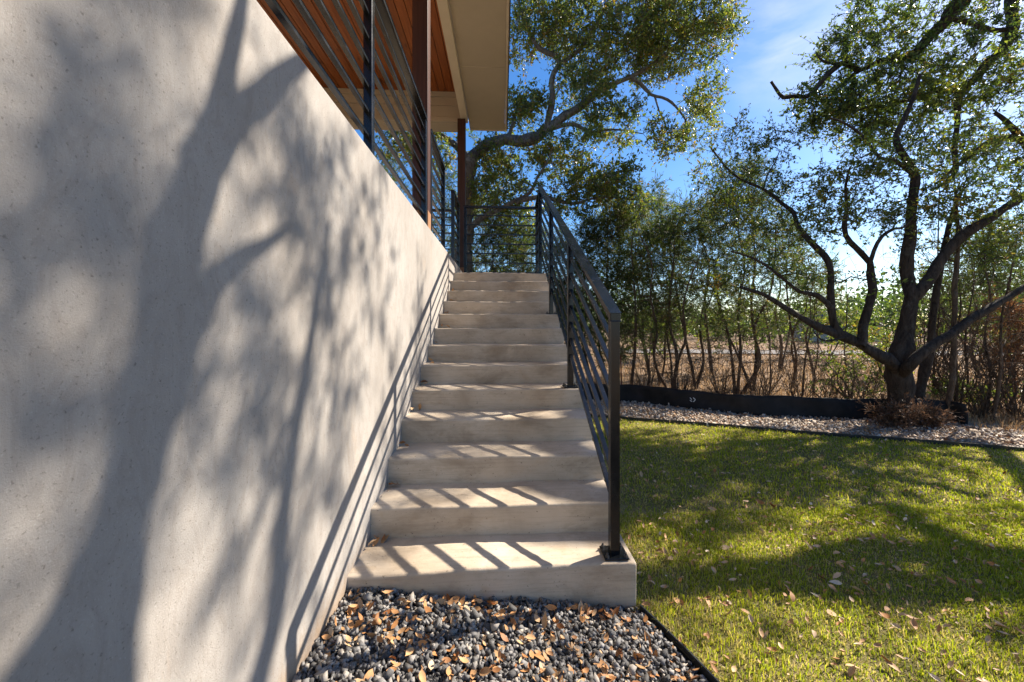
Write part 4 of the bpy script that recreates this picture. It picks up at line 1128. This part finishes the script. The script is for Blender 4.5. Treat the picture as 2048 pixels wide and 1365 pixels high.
def put_leaf(p, size, label, group, tilt=.35, pale=None):
    k = rng.integers(0, 30) if pale is None else int(np.clip(rng.normal(pale, .22), 0, .99) * 30)
    o = bpy.data.objects.new('fallen_leaf', LEAFM[k]); COL.objects.link(o)
    o.location = p; o.scale = (size, size * rng.uniform(.8, 1.15), size); o.rotation_euler = (rng.normal(0, tilt), rng.normal(0, tilt), rng.uniform(0, 6.28))
    tag(o, label, 'leaf', group)

def gravel_label(x, y):
    if y > NY(1) - .13: return 'dry leaf lying on the gravel against the bottom step', 'dry leaves against the bottom step'
    if x < WX + .28: return 'dry leaf lying on the gravel beside the stucco wall', 'dry leaves on the gravel by the wall'
    if x > edge_x(y) - .25: return 'dry orange leaf on the gravel beside the steel edging', 'dry leaves on the gravel by the edging'
    return 'dry orange brown leaf in the middle of the dark gravel bed', 'dry leaves in the middle of the gravel'


def lawn_label(x, y):
    if x < edge_x(y) + .35 and y < 1.9: return 'dry leaf in the grass just across the steel edging from the gravel', 'dry leaves in the grass by the edging'
    if x < XR + .5: return 'dry leaf in the grass close beside the stairs', 'dry leaves in the grass by the stairs'
    if y < 1.9: return 'pale dry leaf in the front part of the lawn', 'dry leaves in the front lawn'
    return 'pale dry leaf out in the middle of the lawn', 'dry leaves in the middle of the lawn'

cnt = 0
while cnt < 160:                             # on the gravel, thicker to the right and along the step
    if rng.random() < .35: x, y = rng.normal(.45, .25), rng.normal(1.35, .13)
    elif rng.random() < .4: x, y = rng.uniform(WX + .05, .6), NY(1) - abs(rng.normal(.03, .03))
    else: x, y = rng.uniform(WX + .05, .8), rng.uniform(1.0, 1.75)
    if x > edge_x(y) - .03 or x < WX + .03 or y > NY(1) - .02: continue
    z = max(.145 - .12 * (x - WX), -.02) + .022
    put_leaf((x, y, z), rng.uniform(.022, .055), *gravel_label(x, y), .5, .42); cnt += 1
cnt = 0
while cnt < 112:
    x, y = rng.uniform(.7, 3.6), 1.05 + 2.4 * rng.random() ** 1.3
    if x < edge_x(y) + .02 or x / y > 1.35: continue
    put_leaf((x, y, rng.uniform(.012, .03)), rng.uniform(.030, .058), *lawn_label(x, y), .45, .60); cnt += 1
for i in range(1, 12):                       # drifted into the corners of the treads
    for q in range(5 if i < 3 else 2):
        put_leaf((WX + .02 + abs(rng.normal(0, .035)), NY(i + 1) - abs(rng.normal(.03, .06)) - .015, NZ(i) + .012 + .02 * rng.random()), rng.uniform(.03, .06), 'dry leaf in the wall corner of the %s stair tread' % ('lowest', 'second', 'third', 'fourth', 'fifth', 'sixth', 'seventh', 'eighth', 'ninth', 'tenth', 'eleventh')[i - 1], 'dry leaves in the corner of one tread %d' % i, .5, .4)
# the rest of the litter, as one scatter
def litter(name, pts, size, parent=None, tone=.6):
    n = len(pts); V, Fc = leaf_shape(); Rm = rand_rot(n, .4)
    Vv = np.einsum('nij,kj->nki', Rm, V) * size[:, None, None] + pts[:, None, :]
    Fc = (Fc[None] + (np.arange(n) * len(V))[:, None, None]).reshape(-1, 4)
    return link(name, npmesh(name, Vv.reshape(-1, 3), Fc, True, np.repeat(np.clip(rng.normal(tone, .22, n), 0, 1), 10)), LITTER)
x_, y_ = lawn_pts(2200, 1.0, 5.9, 7.0); xn, yn = lawn_pts(500, 1.0, 2.6, 3.4); x_ = np.concatenate([x_, xn]); y_ = np.concatenate([y_, yn])
a = litter('lawn_leaf_litter', np.stack([x_, y_, rng.uniform(.006, .026, len(x_))], -1), rng.uniform(.012, .042, len(x_)), tone=.62)
tag(a, 'scattered small dry leaves across the lawn', kind='stuff')
n = 1000; x_ = rng.uniform(WX + .03, .9, n); y_ = rng.uniform(1.0, 1.74, n); ok = x_ < np.array([edge_x(v) for v in y_]) - .02
x_, y_ = x_[ok], y_[ok]
tag(litter('gravel_leaf_litter', np.stack([x_, y_, np.maximum(.145 - .12 * (x_ - WX), -.02) + rng.uniform(.004, .024, len(x_))], -1), rng.uniform(.012, .042, len(x_)), tone=.42), 'small broken leaf bits among the dark gravel', kind='stuff')
n = 1500; x_ = rng.uniform(.7, 8, n); y_ = lawn_y(x_) + rng.uniform(.03, 1.1, n)
tag(litter('limestone_leaf_litter', np.stack([x_, y_, rng.uniform(.012, .028, n)], -1), rng.uniform(.025, .05, n), tone=.45), 'dry leaves scattered over the limestone strip', kind='stuff')
print('leaves', NLEAF, 'tris', sum(len(m_.loop_triangles) if m_.loop_triangles else sum(len(p.vertices) - 2 for p in m_.polygons) if len(m_.polygons) < 3000 else len(m_.polygons) for m_ in bpy.data.meshes))
